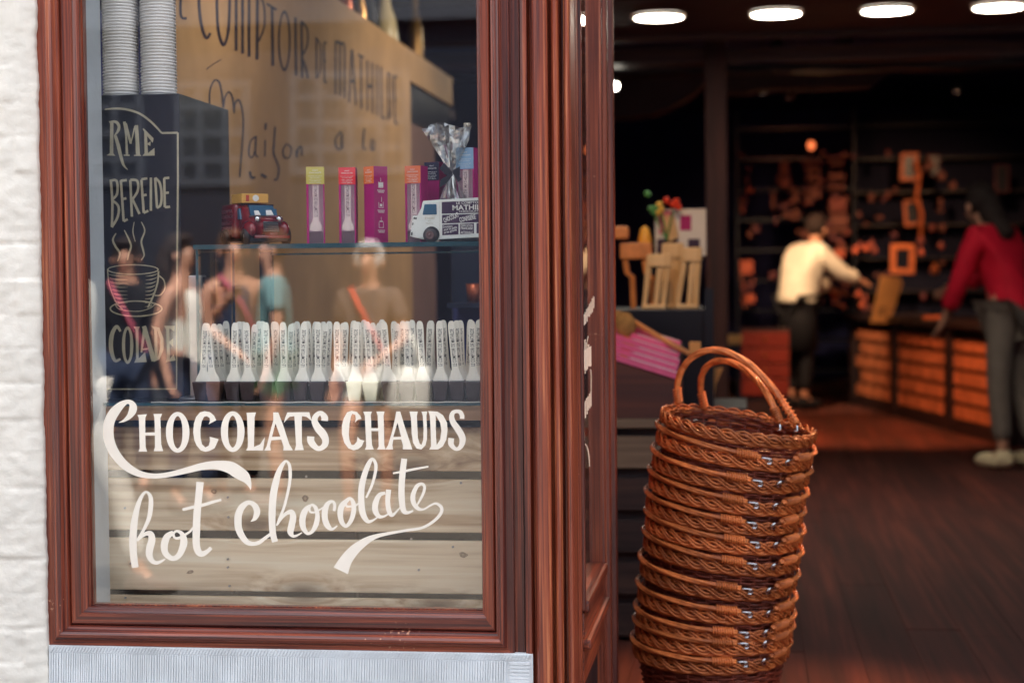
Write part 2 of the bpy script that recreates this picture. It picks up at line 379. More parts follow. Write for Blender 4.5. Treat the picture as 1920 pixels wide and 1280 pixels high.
# white painted brick wall left of the window
t = thing('brick_wall', 'rough white painted brick wall left of the brown shop window', 'wall', (XF0-.6, -.05, .6))
def wall_grid():
    xs = [-3.6, -3.0, -2.4, -2.0, -1.85] + [-1.7+i*.0045 for i in range(int((XF0+.004+1.7)/.0045)+1)]
    xs = [q for q in xs if q < XF0+.002] + [XF0+.003]
    zs = [-.2, 0, .15] + [.26+i*.0045 for i in range(330)] + [1.9, 2.4, 3.2, 5.6]
    zs = sorted(zs); V = []; Fc = []
    for z in zs:
        for x in xs:
            row = math.floor((z)/.068); fz = (z/.068) % 1; bx = (x/.215+(.5 if row % 2 else 0)) % 1
            mort = max(0, 1-min(fz, 1-fz)/.13)*.9; mort = max(mort, max(0, 1-min(bx, 1-bx)/.045)*.8)
            d = -.0026*mort*mort*(.6+.8*noise.noise(Vector((x*7, z*9, 1)))) + .0036*noise.noise(Vector((x*9, z*13, 3))) + .0016*noise.noise(Vector((x*40, z*55, 9))) + .004*noise.noise(Vector((math.floor(x/.215+(.5 if row % 2 else 0)), row*1.7, 5)))
            ex = 0
            if x > XF0-.003: ex = .004*noise.noise(Vector((1, z*14, 2)))+.002*noise.noise(Vector((1, z*60, 2)))
            near = max(0, 1-(XF0-x)/.028); d -= .014*near*near
            V.append((x+ex, -.055-d, z))
    nx = len(xs)
    for i in range(len(zs)-1):
        for j in range(nx-1): Fc.append((i*nx+j, i*nx+j+1, (i+1)*nx+j+1, (i+1)*nx+j))
    # return edge
    base = len(V)
    for i in range(len(zs)): V.append((V[i*nx+nx-1][0], .28, zs[i]))
    for i in range(len(zs)-1): Fc.append((i*nx+nx-1, base+i, base+i+1, (i+1)*nx+nx-1))
    return V, [], Fc
obj('wall_face', wall_grid(), 'white_paint', t, smooth=True)
# reveal inside the window (pale grey strip)
bm = bmesh.new(); xr = P(163, 640, 0).x-.002
box(bm, -1.9, P(196, 640, .10).x, .022, .11, ZG0-.1, ZTOP, bev=.004); obj('reveal', bm, 'reveal_paint', t)
bm = bmesh.new(); box(bm, -3.6, -1.95, -.04, .28, -.2, 5.6); obj('wall_core', bm, 'reveal_paint', t)
# upper storey over the shopfront
t = thing('shop_building', 'white upper storey of the shop building above the brown shopfront', 'building', (0, 0, 2.95))
bm = bmesh.new(); box(bm, XF0+.004, 5, -.03, .28, 2.95, 5.6); obj('wall', bm, 'white_paint', t)
bm = bmesh.new(); box(bm, -3.6, 5, .28, 17, 3.2, 5.6); obj('upper_floor', bm, 'white_paint', t)
bm = bmesh.new(); box(bm, XF0, 5, -.07, .1, 2.82, 2.95, bev=.006); obj('fascia', bm, 'stained_pine_rail', t)
# room shell
bm = bmesh.new(); box(bm, -2.6, -2.4, .28, 16.2, -.2, 3.2); obj('wall_left', bm, 'navy_wall')['kind'] = 'structure'
bm = bmesh.new(); box(bm, 3.6, 3.8, .28, 16.2, -.2, 3.2); obj('wall_right', bm, 'navy_wall')['kind'] = 'structure'
bm = bmesh.new(); box(bm, -2.4, 3.6, 16, 16.2, -.2, 3.2); obj('wall_back', bm, 'navy_wall')['kind'] = 'structure'
bm = bmesh.new(); box(bm, -2.4, 3.6, .28, 16, 2.9, 3.2); obj('ceiling', bm, 'navy_wall')['kind'] = 'structure'
bm = bmesh.new(); box(bm, -2.4, 3.6, .101, .28, 2.83, 3.2); box(bm, -2.4, -1.9, .03, .28, -.2, 2.82); obj('header_wall', bm, 'navy_wall')['kind'] = 'structure'
# bluestone plinth under the window with tooled grooves
def sill():
    bm = bmesh.new()
    x0 = P(88, 1225, -.045).x; x1 = P(998, 1225, -.045).x; z1 = P(540, 1219, -.045).z; z0 = -.2
    box(bm, x0, x1, -.036, .02, z0, z1)
    yb = -.0365
    # margin: slanting chisel ribs
    x = x0+.003; mz = z1-.013
    while x < x1-.014:
        prism(bm, [(x, mz+.001), (x+.0032, mz+.001), (x+.0092, z1-.0015), (x+.006, z1-.0015)], yb-.0025, yb+.001); x += .0064
    # field: near-vertical ribs, each a little irregular
    x = x0+.002
    while x < x1-.05:
        wd = rnd.uniform(.0026, .0038); dx = rnd.uniform(-.006, -.014)*1.5
        prism(bm, [(x+dx*0.6, mz-.30), (x+wd+dx*.6, mz-.30), (x+wd, mz-.001), (x, mz-.001)], yb-.0018-rnd.uniform(0, .0012), yb+.001); x += wd+rnd.uniform(.0012, .0022)
    # right margin: speckled ribs
    z = mz-.30
    while z < mz-.004:
        box(bm, x1-.044, x1-.006, yb-.0012-rnd.uniform(0, .001), yb+.001, z, z+.0045); z += .0068
    return bm
tag(obj('stone_plinth', sill(), 'bluestone', base=(XF0+.5, -.02, 0)), 'pale blue grey tooled stone plinth under the shop window', 'plinth')

# ================================================================== SHOP WINDOW
win = thing('shop_window', 'brown wooden framed shop window with cream hand painted lettering', 'window', (XW0+.36, 0, ZF0))
prof_frame = [(0, .0), (0, -.030), (.016, -.031), (.019, -.038), (.0215, -.043), (.025, -.0455), (.029, -.0455), (.033, -.042), (.035, -.036), (.0365, -.030), (.040, -.0285), (.0415, -.024), (.043, -.019), (.0445, -.0235), (.047, -.025), (.064, -.0245), (.0655, -.020), (.068, -.017), (.0705, -.0135), (.073, -.0125), (.0745, -.008), (.075, .002)]
def swept(prof, a, b, da, axis, s0=1, s1=1):
    # member along axis; t measured from the outer edge inward. mitred ends: end coordinate shifts with t by s0/s1
    V = []; Fc = []
    for k, e in enumerate((a, b)):
        for (t_, y) in prof:
            sh = t_*(s0 if k == 0 else -s1)
            V.append((da(t_), y, e+sh) if axis == 'Z' else (e+sh, y, da(t_)))
    n = len(prof)
    Fc = [(i, i+1, n+i+1, n+i) for i in range(n-1)]
    return V, [], Fc
kL = (XW0-XF0)/.075; kR = (XF1-XW1)/.075; kB = (ZG0-ZF0)/.075
obj('stile', swept([(a*kL, y) for a, y in prof_frame], ZF0, ZTOP+.08, lambda q: XF0+q, 'Z', kB/kL, 0), 'stained_pine', win)
obj('stile', swept([(a*kR, y) for a, y in prof_frame], ZF0, ZTOP+.08, lambda q: XF1-q, 'Z', kB/kR, 0), 'stained_pine', win)
rl = swept([(a*kB, y) for a, y in prof_frame], XF0, XF1, lambda q: ZF0+q, 'X', kL/kB, kR/kB)
obj('bottom_rail', rl, 'stained_pine_rail', win)
bm = bmesh.new(); box(bm, XF0, XF1, -.03, .02, ZTOP, 2.82); obj('top_rail', bm, 'stained_pine_rail', win)
bm = bmesh.new(); box(bm, XF0, XW0+.002, .003, .021, ZF0+.002, 2.8); box(bm, XW1-.002, XF1, .003, .021, ZF0+.002, 2.8); box(bm, XW0+.002, XW1-.002, .003, .021, ZF0+.002, ZG0+.002)
obj('frame_back', bm, 'stained_pine', win)
bm = bmesh.new(); vs = box(bm, XW0, XW1, .004, .010, ZG0, ZTOP)
for f in bm.faces: f.material_index = 0 if f.normal.y < -.5 else 1
pane = obj('pane', bm, ['window_glass', 'clear_inner'], win)
# hand-painted lettering on the pane
gp = lambda px, py, e: P(px, py, .0038-e)
pt = Paint(gp, (180, 740), 8)
pt.stroke([(340,415,5),(420,385,40),(500,320,80),(548,240,115),(555,170,110),(520,115,75),(460,105,65),(380,150,105),(290,240,145),(225,340,155),(190,450,158),(183,570,162),(200,690,158),(245,810,150),(320,930,140),(430,1050,130),(560,1140,110),(700,1195,90),(860,1215,75),(1020,1205,75),(1200,1170,80),(1400,1120,95),(1600,1070,110),(1800,1052,130),(2000,1084,180),(2120,1152,190),(2224,1224,165),(2280,1296,100),(2312,1376,40),(2316,1424,6)], 8)
pt.poly([(620,300),(765,288),(740,340),(738,400),(740,565),(882,560),(880,420),(875,340),(862,285),(992,283),(965,350),(968,420),(978,740),(1008,842),(865,843),(885,780),(883,608),(740,608),(745,780),(768,850),(635,850),(655,800),(645,400),(640,340)])
pt.ring(1225, 560, 177, 305, 72, 243)
pt.poly([(1690,440),(1708,400),(1705,345),(1660,318),(1620,330),(1585,400),(1565,520),(1568,640),(1590,740),(1640,785),(1690,760),(1710,690),(1703,625),(1840,663),(1780,800),(1700,840),(1640,852),(1570,830),(1510,760),(1475,680),(1458,560),(1468,430),(1500,330),(1560,262),(1630,242),(1710,258),(1770,310),(1805,380)])
pt.at((400, 740), 8).ring(290, 550, 178, 305, 70, 238)
pt.poly([(497,268),(640,262),(618,340),(618,400),(610,780),(700,740),(775,630),(745,832),(488,832),(515,790),(520,700),(508,400),(505,330)])
pt.poly([(898,262),(975,262),(1050,460),(1140,740),(1195,830),(1048,832),(1055,780),(1020,670),(870,680),(850,760),(862,832),(762,832),(800,770),(850,560),(900,380)], [(932,430),(1005,625),(880,628)])
pt.poly([(1110,262),(1440,258),(1475,392),(1400,330),(1330,318),(1325,400),(1330,720),(1358,826),(1217,830),(1240,760),(1222,420),(1215,318),(1140,330),(1058,418),(1075,350)])
pt.stroke([(1668,388,100),(1668,335,100),(1625,280,75),(1580,280,70),(1530,330,85),(1520,400,95),(1570,500,115),(1640,580,120),(1680,660,105),(1675,740,95),(1620,795,75),(1560,800,75),(1500,750,95),(1462,690,105),(1462,622,110)])
pt.at((630, 740), 7.68)
pt.poly([(270,398),(285,345),(278,290),(235,270),(215,310),(195,420),(185,560),(195,650),(225,720),(260,718),(300,670),(310,600),(345,640),(408,660),(370,740),(320,780),(255,797),(180,770),(120,690),(85,560),(85,440),(110,340),(160,250),(225,228),(300,245),(350,300),(368,345),(320,355)])
pt.poly([(390,240),(518,240),(500,290),(505,350),(508,478),(606,478),(600,300),(580,238),(700,238),(685,300),(690,420),(695,720),(712,785),(590,785),(615,740),(609,520),(509,520),(510,600),(520,720),(545,785),(415,788),(435,740),(425,500),(415,300)])
pt.poly([(868,238),(925,238),(985,440),(1100,785),(960,782),(965,730),(940,640),(825,645),(812,720),(822,785),(712,785),(750,720),(810,520),(850,340)], [(885,400),(938,602),(825,604)])
pt.poly([(1058,238),(1178,240),(1165,300),(1168,400),(1180,620),(1205,700),(1230,718),(1255,650),(1262,500),(1250,300),(1230,240),(1315,238),(1302,300),(1312,500),(1310,640),(1290,720),(1230,785),(1160,770),(1110,690),(1090,560),(1080,340)])
pt.poly([(1330,232),(1460,240),(1540,290),(1600,400),(1605,520),(1590,640),(1540,740),(1470,785),(1340,785),(1368,740),(1362,500),(1350,300)], [(1435,290),(1500,400),(1518,520),(1500,640),(1450,720),(1440,600)])
pt.stroke([(1815,345,65),(1815,300,65),(1790,250,60),(1740,235,50),(1685,255,60),(1665,320,75),(1690,400,85),(1760,500,95),(1815,600,95),(1820,680,85),(1790,750,65),(1740,780,50),(1690,755,60),(1655,700,80),(1660,622,85)])
pt.at((230, 880), 6.737)
pt.stroke([(160,1235,85),(140,1100,90),(130,900,95),(140,720,90),(165,560,75),(210,400,55),(265,300,35),(310,285,30),(350,340,50),(358,430,60),(335,600,55),(270,750,40),(185,890,30)])
pt.stroke([(185,900,20),(230,850,40),(290,810,50),(350,810,75),(370,880,90),(345,980,95),(335,1070,85),(370,1150,60),(430,1175,45),(490,1155,30),(540,1125,10)])
pt.stroke([(640,790,50),(560,850,85),(525,960,90),(545,1060,75),(630,1120,60),(710,1080,70),(765,960,90),(770,870,85),(740,800,50),(680,775,30),(640,810,35),(660,860,30),(720,860,35),(790,820,30),(850,780,28),(890,730,28)])
pt.stroke([(978,155,95),(960,350,90),(940,550,92),(932,750,95),(930,940,90),(960,1040,85),(1010,1060,70),(1070,1030,50),(1118,985,45)])
pt.stroke([(755,505,35),(880,475,40),(1000,450,40),(1130,410,38),(1245,380,28)])
pt.at((430, 850), 7.11)
pt.stroke([(285,905,5),(340,860,60),(370,780,85),(350,710,80),(300,660,60),(240,655,60),(170,710,85),(125,800,95),(115,900,98),(125,1000,95),(170,1100,85),(240,1180,70),(320,1200,55),(400,1180,50),(470,1130,45),(550,1070,40)])
pt.stroke([(610,1175,80),(580,1060,85),(570,900,90),(572,740,95),(585,560,95),(620,380,90),(665,230,70),(720,130,45),(760,100,30),(800,150,40),(812,260,45),(805,380,40),(770,560,38),(720,740,36),(660,880,30),(630,960,20)])
pt.stroke([(640,950,20),(700,850,40),(770,790,50),(830,780,70),(850,850,85),(830,960,90),(815,1040,85),(845,1095,45),(900,1090,30),(970,1050,15)])
pt.stroke([(1080,690,40),(1010,760,75),(975,870,85),(985,980,75),(1040,1060,45),(1110,1030,50),(1160,930,70),(1175,820,60),(1150,720,50),(1100,680,30),(1070,720,28),(1080,775,28),(1140,780,25),(1190,755,22),(1255,715,22)])
pt.stroke([(1395,765,38),(1405,680,40),(1370,635,35),(1310,670,60),(1275,760,80),(1275,870,80),(1310,960,75),(1370,1005,40),(1440,960,15)])
pt.at((620, 850), 5.565)
pt.stroke([(190,470,35),(120,540,60),(100,620,60),(115,710,50),(160,755,35),(210,700,45),(240,600,50),(235,510,45),(200,465,28),(160,490,24),(165,545,24),(210,550,22),(260,540,20),(310,505,20)])
pt.stroke([(370,460,20),(430,330,28),(465,200,32),(470,110,35),(435,55,30),(395,110,50),(350,230,60),(322,360,65),(320,500,65),(335,620,65),(380,700,45),(430,700,25),(500,655,12)])
pt.stroke([(570,410,30),(510,430,45),(470,510,60),(465,590,60),(500,650,45),(550,655,25),(600,630,15)])
pt.stroke([(605,375,55),(595,500,50),(610,600,50),(640,640,40),(680,610,20),(725,560,12)])
pt.stroke([(768,52,60),(750,200,65),(740,350,65),(742,480,65),(760,590,55),(800,615,35),(860,595,18)])
pt.stroke([(650,205,18),(760,185,25),(880,160,25),(1020,135,18)])
pt.stroke([(900,540,15),(960,430,28),(980,350,30),(950,315,30),(900,340,40),(860,430,50),(865,510,50),(910,570,40),(970,580,20),(1040,540,20),(1100,520,25),(1155,560,35),(1150,620,35),(1080,700,30),(960,770,28),(820,795,28),(640,825,30),(480,860,45),(370,910,75),(250,1000,105),(160,1110,130),(105,1220,165)], 8)
pt.build('painted_lettering', 'letter_cream', pane)

# corner post with fluted mouldings
XQ = XF1; PW = XP1-XQ
post = thing('corner_post', 'fluted reddish brown wooden post between shop window and doorway', 'post', (XQ+PW/2, 0, -.2))
fr = [(0, -.022), (.16, -.023), (.165, -.017), (.18, -.017), (.185, -.030), (.24, -.034), (.29, -.035), (.31, -.028), (.33, -.020), (.36, -.019), (.38, -.040), (.42, -.0475), (.50, -.050), (.58, -.048), (.63, -.040), (.645, -.024), (.665, -.022), (.69, -.036), (.73, -.044), (.78, -.044), (.81, -.036), (.825, -.018), (.84, -.014), (.865, -.014), (.885, -.034), (.92, -.043), (.965, -.044), (.99, -.038), (1.0, -.030), (1.0, .02)]
V = []; n_ = len(fr)
for z in (-.2, 2.82):
    for a, y in fr: V.append((XQ+a*PW, y, z))
obj('moulded_face', (V, [], [(i, i+1, n_+i+1, n_+i) for i in range(n_-1)]), 'stained_pine', post)
bm = bmesh.new(); box(bm, XQ-.002, XP1-.001, .0, .06, -.2, 2.82); obj('core', bm, 'stained_pine', post)
for z, q in ((1.45, .2), (.9, .6), (.55, .45), (.8, .93)):
    pass
# side return panel of the shopfront
side = thing('entrance_screen', 'brown wooden side return of the shopfront with narrow lettered glass', 'shopfront panel', (XP1, .5, 0))
sp = [(.02, 0), (.022, .004), (.04, .006), (.045, -.004), (.06, -.004)]
def xplate(name, y0, y1, z0, z1, dx=0, mt='stained_pine', bev=.002, th=.03, par=None):
    bm = bmesh.new(); box(bm, XP1-th+dx, XP1+dx, y0, y1, z0, z1, bev=bev); return obj(name, bm, mt, par or side)
wood('stained_pine_deep', [C(34, 16, 22), C(88, 38, 31), C(148, 70, 46), C(214, 136, 92)], 'Y', fine=230, rough=.38, coat=.25, big=16)
ZS = ZG0
xplate('stile', .062, .11, 0, 2.82, 0)
xplate('bead', .111, .125, ZS-.02, 2.82, .006, bev=.005)
xplate('stile', .62, .70, 0, 2.82, -.004)
xplate('bead', .60, .619, ZS-.02, 2.82, .006, bev=.006)
xplate('bead', .701, .74, 0, 2.82, .010, bev=.01)
xplate('stile', .741, .84, 0, 2.82, 0)
xplate('bead', .841, .875, 0, 2.82, .014, bev=.012)
xplate('stile', .876, 1.0, 0, 2.82, 0.002)
xplate('sill_rail', .126, .599, ZS-.025, ZS, .012, 'stained_pine_deep', bev=.006)
xplate('sill_rail', .126, .60, ZS-.075, ZS-.026, .002, 'stained_pine_deep', bev=.004)
xplate('sill_rail', .126, .60, ZS-.10, ZS-.076, .016, 'stained_pine_deep', bev=.008)
xplate('rail', .126, .60, ZS-.17, ZS-.101, 0, 'stained_pine_deep', bev=.003)
xplate('lower_panel', .13, .60, 0, ZS-.171, -.014, 'dark_wood', bev=.003)
bm = bmesh.new(); box(bm, XP1-.018, XP1-.012, .126, .60, ZS, 2.82)
for f in bm.faces: f.material_index = 0 if f.normal.x > .5 else 1
sg = obj('pane', bm, ['window_glass', 'clear_inner'], side)
sp_ = Paint(lambda px, py, e: PX(px, py, XP1-.0112+e), (1070, 540), 3.56)
# lettering seen nearly edge-on: slanting rows of narrow cream strokes
def comb(x0, y0, x1, y1, n, h0, h1, w=5):
    for i in range(n):
        t_ = i/(n-1); x = x0+(x1-x0)*t_; y = y0+(y1-y0)*t_; h = h0+(h1-h0)*t_; k = rnd.uniform(.75, 1)
        sp_.stroke([(x, y, w), (x+rnd.uniform(-1, 2), y+h*k, w)]); 
        if i % 2: sp_.stroke([(x-5, y+rnd.uniform(2, 8), w), (x+5, y-2, w)])
comb(82, 195, 154, 55, 9, 75, 95, 6.5)
sp_.stroke([(66, 330, 5), (64, 240, 5), (78, 180, 5), (84, 250, 5), (72, 300, 4)])
comb(84, 330, 132, 395, 5, 270, 130, 6.5)
comb(84, 420, 134, 390, 8, 180, 130, 6)
sp_.stroke([(118, 320, 4), (110, 360, 4)])
comb(82, 780, 136, 690, 7, 130, 95, 6.5)
sp_.stroke([(136, 790, 4), (138, 600, 5), (134, 540, 4)])
sp_.stroke([(72, 630, 4), (66, 560, 4), (68, 480, 4)])
sp_.stroke([(84, 900, 5), (92, 960, 5), (90, 1100, 5), (80, 1160, 5), (78, 1090, 5), (92, 1040, 5), (110, 1060, 6), (122, 1120, 7), (126, 1190, 5)])
sp_.build('painted_lettering', 'letter_cream', sg)
# right-hand jamb of the doorway, just outside the picture
t = thing('door_jamb', 'brown wooden jamb on the right side of the doorway', 'jamb', (1.9, 0, -.2))
bm = bmesh.new(); box(bm, 1.9, 2.05, -.03, .12, -.2, 2.82, bev=.01); obj('post', bm, 'stained_pine', t)
bm = bmesh.new(); box(bm, 2.051, 5, -.03, .28, -.2, 2.82); obj('wall', bm, 'white_paint', t)

# ================================================================== INSIDE THE WINDOW
TZ = P(600, 758, .12).z      # table top
table = thing('display_table', 'rustic display bench faced with weathered grey pallet planks below the window', 'bench', (-.85, .2, 0))
bm = bmesh.new(); box(bm, -1.6, XP1-.04, .10, .62, P(600, 788, .10).z, TZ-.003, bev=.002); obj('bench_top', bm, 'table_wood', table)
def band(py0, py1, Y=.145):
    return P(560, py1, Y).z, P(560, py0, Y).z
bm = bmesh.new()
for i, (a, b) in enumerate(((801, 882), (898, 996), (1012, 1110), (1121, 1215))):
    z0, z1 = band(a, b); box(bm, -1.7+.03*i, XP1-.04-.01*(i % 2), .145+.002*i, .165, z0, z1, bev=.0025)
obj('front_planks', bm, 'pallet_wood', table)
bm = bmesh.new()
for px in (140, 408, 640, 893):
    X = P(px, 900, .18).x; box(bm, X-.03, X+.03, .172, .20, -.1, P(560, 790, .18).z)
box(bm, -1.7, XP1-.05, .24, .25, -.1, P(560, 792, .18).z)
obj('batten', bm, mat('gap_shade_wood', C(22, 20, 28), .9, noise_amt=.5, noise_scale=20).name, table)  # battens and backing coloured near black, painting the shade in the plank gaps
for px, py in ((427, 932), (428, 969), (427, 1048), (427, 1063), (430, 1098), (245, 1056), (234, 952), (849, 1025), (771, 1010), (785, 1068), (574, 893), (235, 1120), (864, 905)):
    p = P(px, py, .1445); bm = bmesh.new(); lathe(bm, [(.0001, -.001), (.0022, -.001), (.0024, .002)], (p.x, p.y, p.z), 10, 'Y'); obj('nail', bm, 'steel', table)
mk = bpy.data.materials.new('knot_wood'); mk.use_nodes = True; M['knot_wood'] = mk; n = mk.node_tree.nodes; L = mk.node_tree.links
tc = n.new('ShaderNodeTexCoord'); ln = n.new('ShaderNodeVectorMath'); ln.operation = 'LENGTH'; nz = n.new('ShaderNodeTexNoise'); nz.inputs['Scale'].default_value = 160
L.new(tc.outputs['Object'], ln.inputs[0]); mu = n.new('ShaderNodeMath'); mu.operation = 'MULTIPLY_ADD'; mu.inputs[1].default_value = 90; L.new(ln.outputs['Value'], mu.inputs[0]); L.new(nz.outputs[0], mu.inputs[2])
sn = n.new('ShaderNodeMath'); sn.operation = 'PINGPONG'; sn.inputs[1].default_value = .22; L.new(mu.outputs[0], sn.inputs[0]); cr = n.new('ShaderNodeValToRGB'); cr.color_ramp.elements[0].color = C(96, 72, 58); cr.color_ramp.elements[1].color = C(196, 170, 142); cr.color_ramp.elements[1].position = .22
L.new(sn.outputs[0], cr.inputs[0]); L.new(cr.outputs[0], n['Principled BSDF'].inputs['Base Color']); n['Principled BSDF'].inputs['Roughness'].default_value = .8
for px, py, rx_, rz_, an in ((401,921,6,4,.1),(572,934,6,6,0),(450,820,4,5,.3),(868,1040,8,5,.1),(356,1072,7,3,-.3)):
    p = P(px, py, .1455); k = .00105; bm = bmesh.new(); ring = [Vector((rx_*k*math.cos(a)*(1+.15*math.sin(3*a+px)), 0, rz_*k*math.sin(a)*(1+.12*math.sin(2*a+py)))) for a in [2*math.pi*i/22 for i in range(22)]]
    rt = Matrix.Rotation(an, 3, 'Y'); vs = [bm.verts.new(rt @ v) for v in ring]; vb = [bm.verts.new(rt @ v*1.0+Vector((0, .003, 0))) for v in ring]
    bm.faces.new(vs)
    for i in range(22): bm.faces.new((vs[i], vb[i], vb[(i+1) % 22], vs[(i+1) % 22]))
    o = obj('knot', bm, 'knot_wood', table, local=True); o.location = Vector((p.x, .1436+(.002 if py < 1000 and py > 890 else .0005 if py < 890 else .004), p.z))-table.location
# lower plate-glass shelf with dark edge lying on the bench
tray = thing('glass_plate', 'clear glass plate with dark edge lying on the wooden bench', 'glass plate', (-.7, .12, TZ))
bm = bmesh.new(); box(bm, -1.5, XP1-.045, .085, .50, TZ, TZ+.006)
for f in bm.faces: f.material_index = 1 if abs(f.normal.z) < .5 else 0
obj('plate', bm, ['shelf_glass', 'glass_edge'], tray)
bm = bmesh.new(); tube(bm, [(-1.18+i*.02, .084+.0005*math.sin(i), TZ+.007+.0006*math.sin(i*1.7)) for i in range(41)], .0009, 5); obj('silicone_bead', bm, 'white_paint', tray, smooth=True)
# black cabinet
BZ1 = P(265, 177, .2).z; BX1 = P(340, 450, .2).x; BX0 = BX1-.33; BY0, BY1 = .20, .55
cab = thing('drinks_cabinet', 'black hot drinks cabinet with gold chalk lettering and a steaming cup', 'cabinet', (BX1-.15, .37, TZ))
bm = bmesh.new(); box(bm, BX0, BX1, BY0, BY1, TZ+.007, BZ1, bev=.002); cbody = obj('body', bm, 'black_panel', cab)
cp = Paint(lambda px, py, e: P(px, py, BY0-.0006-e), (190, 190), 9.14)
cp.poly([(125,345),(215,325),(208,360),(205,890),(240,935),(85,928),(145,890),(150,380)])
cp.stroke([(200,345,36),(265,365,50),(302,430,50),(285,510,45),(222,595,18)])
cp.stroke([(240,590,50),(290,760,60),(330,930,55),(380,1090,40),(455,1175,8)])
cp.stroke([(395,350,50),(425,600,34),(440,925,45)]).stroke([(385,925,20),(487,927,20)]).stroke([(410,380,56),(505,725,40)]).stroke([(505,730,16),(575,430,26)])
cp.stroke([(600,410,60),(615,650,62),(628,925,72)]).stroke([(560,928,18),(680,928,18)])
cp.poly([(705,475),(725,465),(895,635),(880,715),(785,595),(790,720),(845,690),(840,770),(790,740),(798,890),(910,800),(915,932),(705,935),(740,890),(735,520)])
cp.stroke([(60,140,20),(250,125,34),(450,145,36),(650,210,36),(800,310,36),(930,430,34),(1035,545,30)])
cp.stroke([(1035,545,34),(1310,540,34)]).stroke([(1310,540,32),(1312,1300,32)]).stroke([(1312,1300,32),(1290,3600,28)]).stroke([(1290,4925,22),(0,4930,22)]).stroke([(1290,3600,24),(1290,4925,20)])
cp.at((180, 280), 5.053)
for s_ in ([(140,295),(155,500),(150,735)], [(130,300),(195,300),(200,420),(150,480)], [(150,480),(212,540),(205,640),(150,738)],
           [(235,292),(262,682)], [(235,298),(292,292)], [(250,472),(288,464)], [(262,682),(300,662)],
           [(325,290),(340,638)], [(325,290),(390,300),(396,390),(345,475)], [(348,478),(412,612)],
           [(430,288),(452,602)], [(430,285),(486,275)], [(440,438),(480,430)], [(452,602),(496,582)],
           [(520,268),(520,582)], [(560,270),(578,552)], [(560,270),(604,320),(622,430),(612,525),(575,556)],
           [(646,272),(652,548)], [(646,275),(694,270)], [(650,414),(690,410)], [(652,548),(702,545)]):
    cp.stroke([(x, y, 23) for x, y in s_])
for s_, w_ in (([(190,795),(160,855),(185,920),(225,985),(205,1060)], 20), ([(268,765),(310,850),(332,920),(310,990),(298,1050)], 18), ([(362,688),(350,780),(372,875)], 11), ([(430,688),(462,770),(430,870),(448,960),(455,1005),(430,1048)], 17)):
    cp.stroke([(x, y, w_*(.35+.65*math.sin(math.pi*(i+.5)/len(s_)))) for i, (x, y) in enumerate(s_)])
cp.at((180, 440), 5.053).ring(350, 330, 245, 50, 232, 40, 1)
cp.stroke([(110,330),(125,470),(185,630),(250,705)], w=11).stroke([(592,345),(584,450),(545,575),(490,690)], w=16)
for i in range(9):
    y = 375+i*36; f = i/9
    cp.stroke([(118+f*70, y, 3), (200+f*40, y+14, 9), (300, y+16, 2)]); cp.stroke([(470-f*10, y+18, 2), (530-f*15, y+12, 8), (588-f*70, y-8, 3)])
cp.stroke([(592,385),(642,430),(652,510),(610,570),(556,575)], w=12)
cp.ring(380, 700, 252, 78, 238, 66, 1).stroke([(180,650),(200,690),(260,715),(400,725),(500,700),(560,660)], w=8)
cp.stroke([(232,915,22),(195,868,30),(150,950,40),(143,1080,40),(178,1190,30),(232,1175,20)])
cp.ring(300, 1045, 54, 178, 24, 148)
cp.poly([(355,870),(415,870),(402,900),(405,1170),(465,1110),(480,1205),(362,1212),(380,1170),(375,900)])
cp.stroke([(462,870,34),(430,1115,16)]).stroke([(455,865,40),(548,1195,44)]).stroke([(440,1085,14),(505,1078,14)])
cp.poly([(525,862),(600,880),(640,980),(640,1090),(600,1180),(545,1205),(556,1160),(552,900)], [(580,900),(608,990),(608,1080),(585,1160)])
cp.poly([(645,862),(745,862),(742,915),(695,885),(696,1010),(732,980),(730,1060),(696,1030),(700,1175),(735,1130),(755,1190),(662,1205),(672,1170),(666,900)])
cp.build('chalk_lettering', 'letter_gold', cab)
# paper cups nested in two tall stacks
CR = .0375
def cup_mesh():
    bm = bmesh.new(); lathe(bm, [(.0001, .0), (.026, .0), (.027, .002), (.0318, .0775), (.0326, .0800), (.0372, .0800), (.0379, .0813), (.0370, .0826), (.0352, .082), (.034, .078), (.0262, .004), (.0001, .003)], seg=36); return bm
pitch = (P(230, 0, .27).z-P(230, 177, .27).z)/30.2
cups = []
ORD = ['first', 'second', 'third', 'fourth', 'fifth', 'sixth', 'seventh', 'eighth', 'ninth', 'tenth', 'eleventh', 'twelfth', 'thirteenth', 'fourteenth', 'fifteenth', 'sixteenth', 'seventeenth', 'eighteenth', 'nineteenth', 'twentieth']
TENS = {20: 'twenty', 30: 'thirty', 40: 'forty', 50: 'fifty'}
def ordw(n):
    if n <= 20: return ORD[n-1]
    if n % 10 == 0: return {30: 'thirtieth', 40: 'fortieth', 50: 'fiftieth'}[n]
    return TENS[n//10*10]+' '+ORD[n % 10-1]
mat('cup_paper', C(252, 248, 244), .6, noise_amt=.03, bump=.05)
cup0 = None
for s_, (px, nm) in enumerate(((227.5, 'left'), (298.5, 'right'))):
    c = P(px, 177, .27)
    for i in range(33):
        if cup0 is None: o = cup0 = obj('paper_cup', cup_mesh(), 'cup_paper', smooth=True)
        else: o = cup0.copy(); col.objects.link(o)
        o.rotation_euler = (math.pi, 0, rnd.uniform(0, 6)) 
        o.location = (c.x+rnd.uniform(-.0003, .0003), .27, BZ1+.0828+pitch*i)
        tag(o, f'white paper cup, {ordw(i+1)} from the bottom of the {nm} stack on the black cabinet', 'paper cup', 'paper cups stacked on the black cabinet')
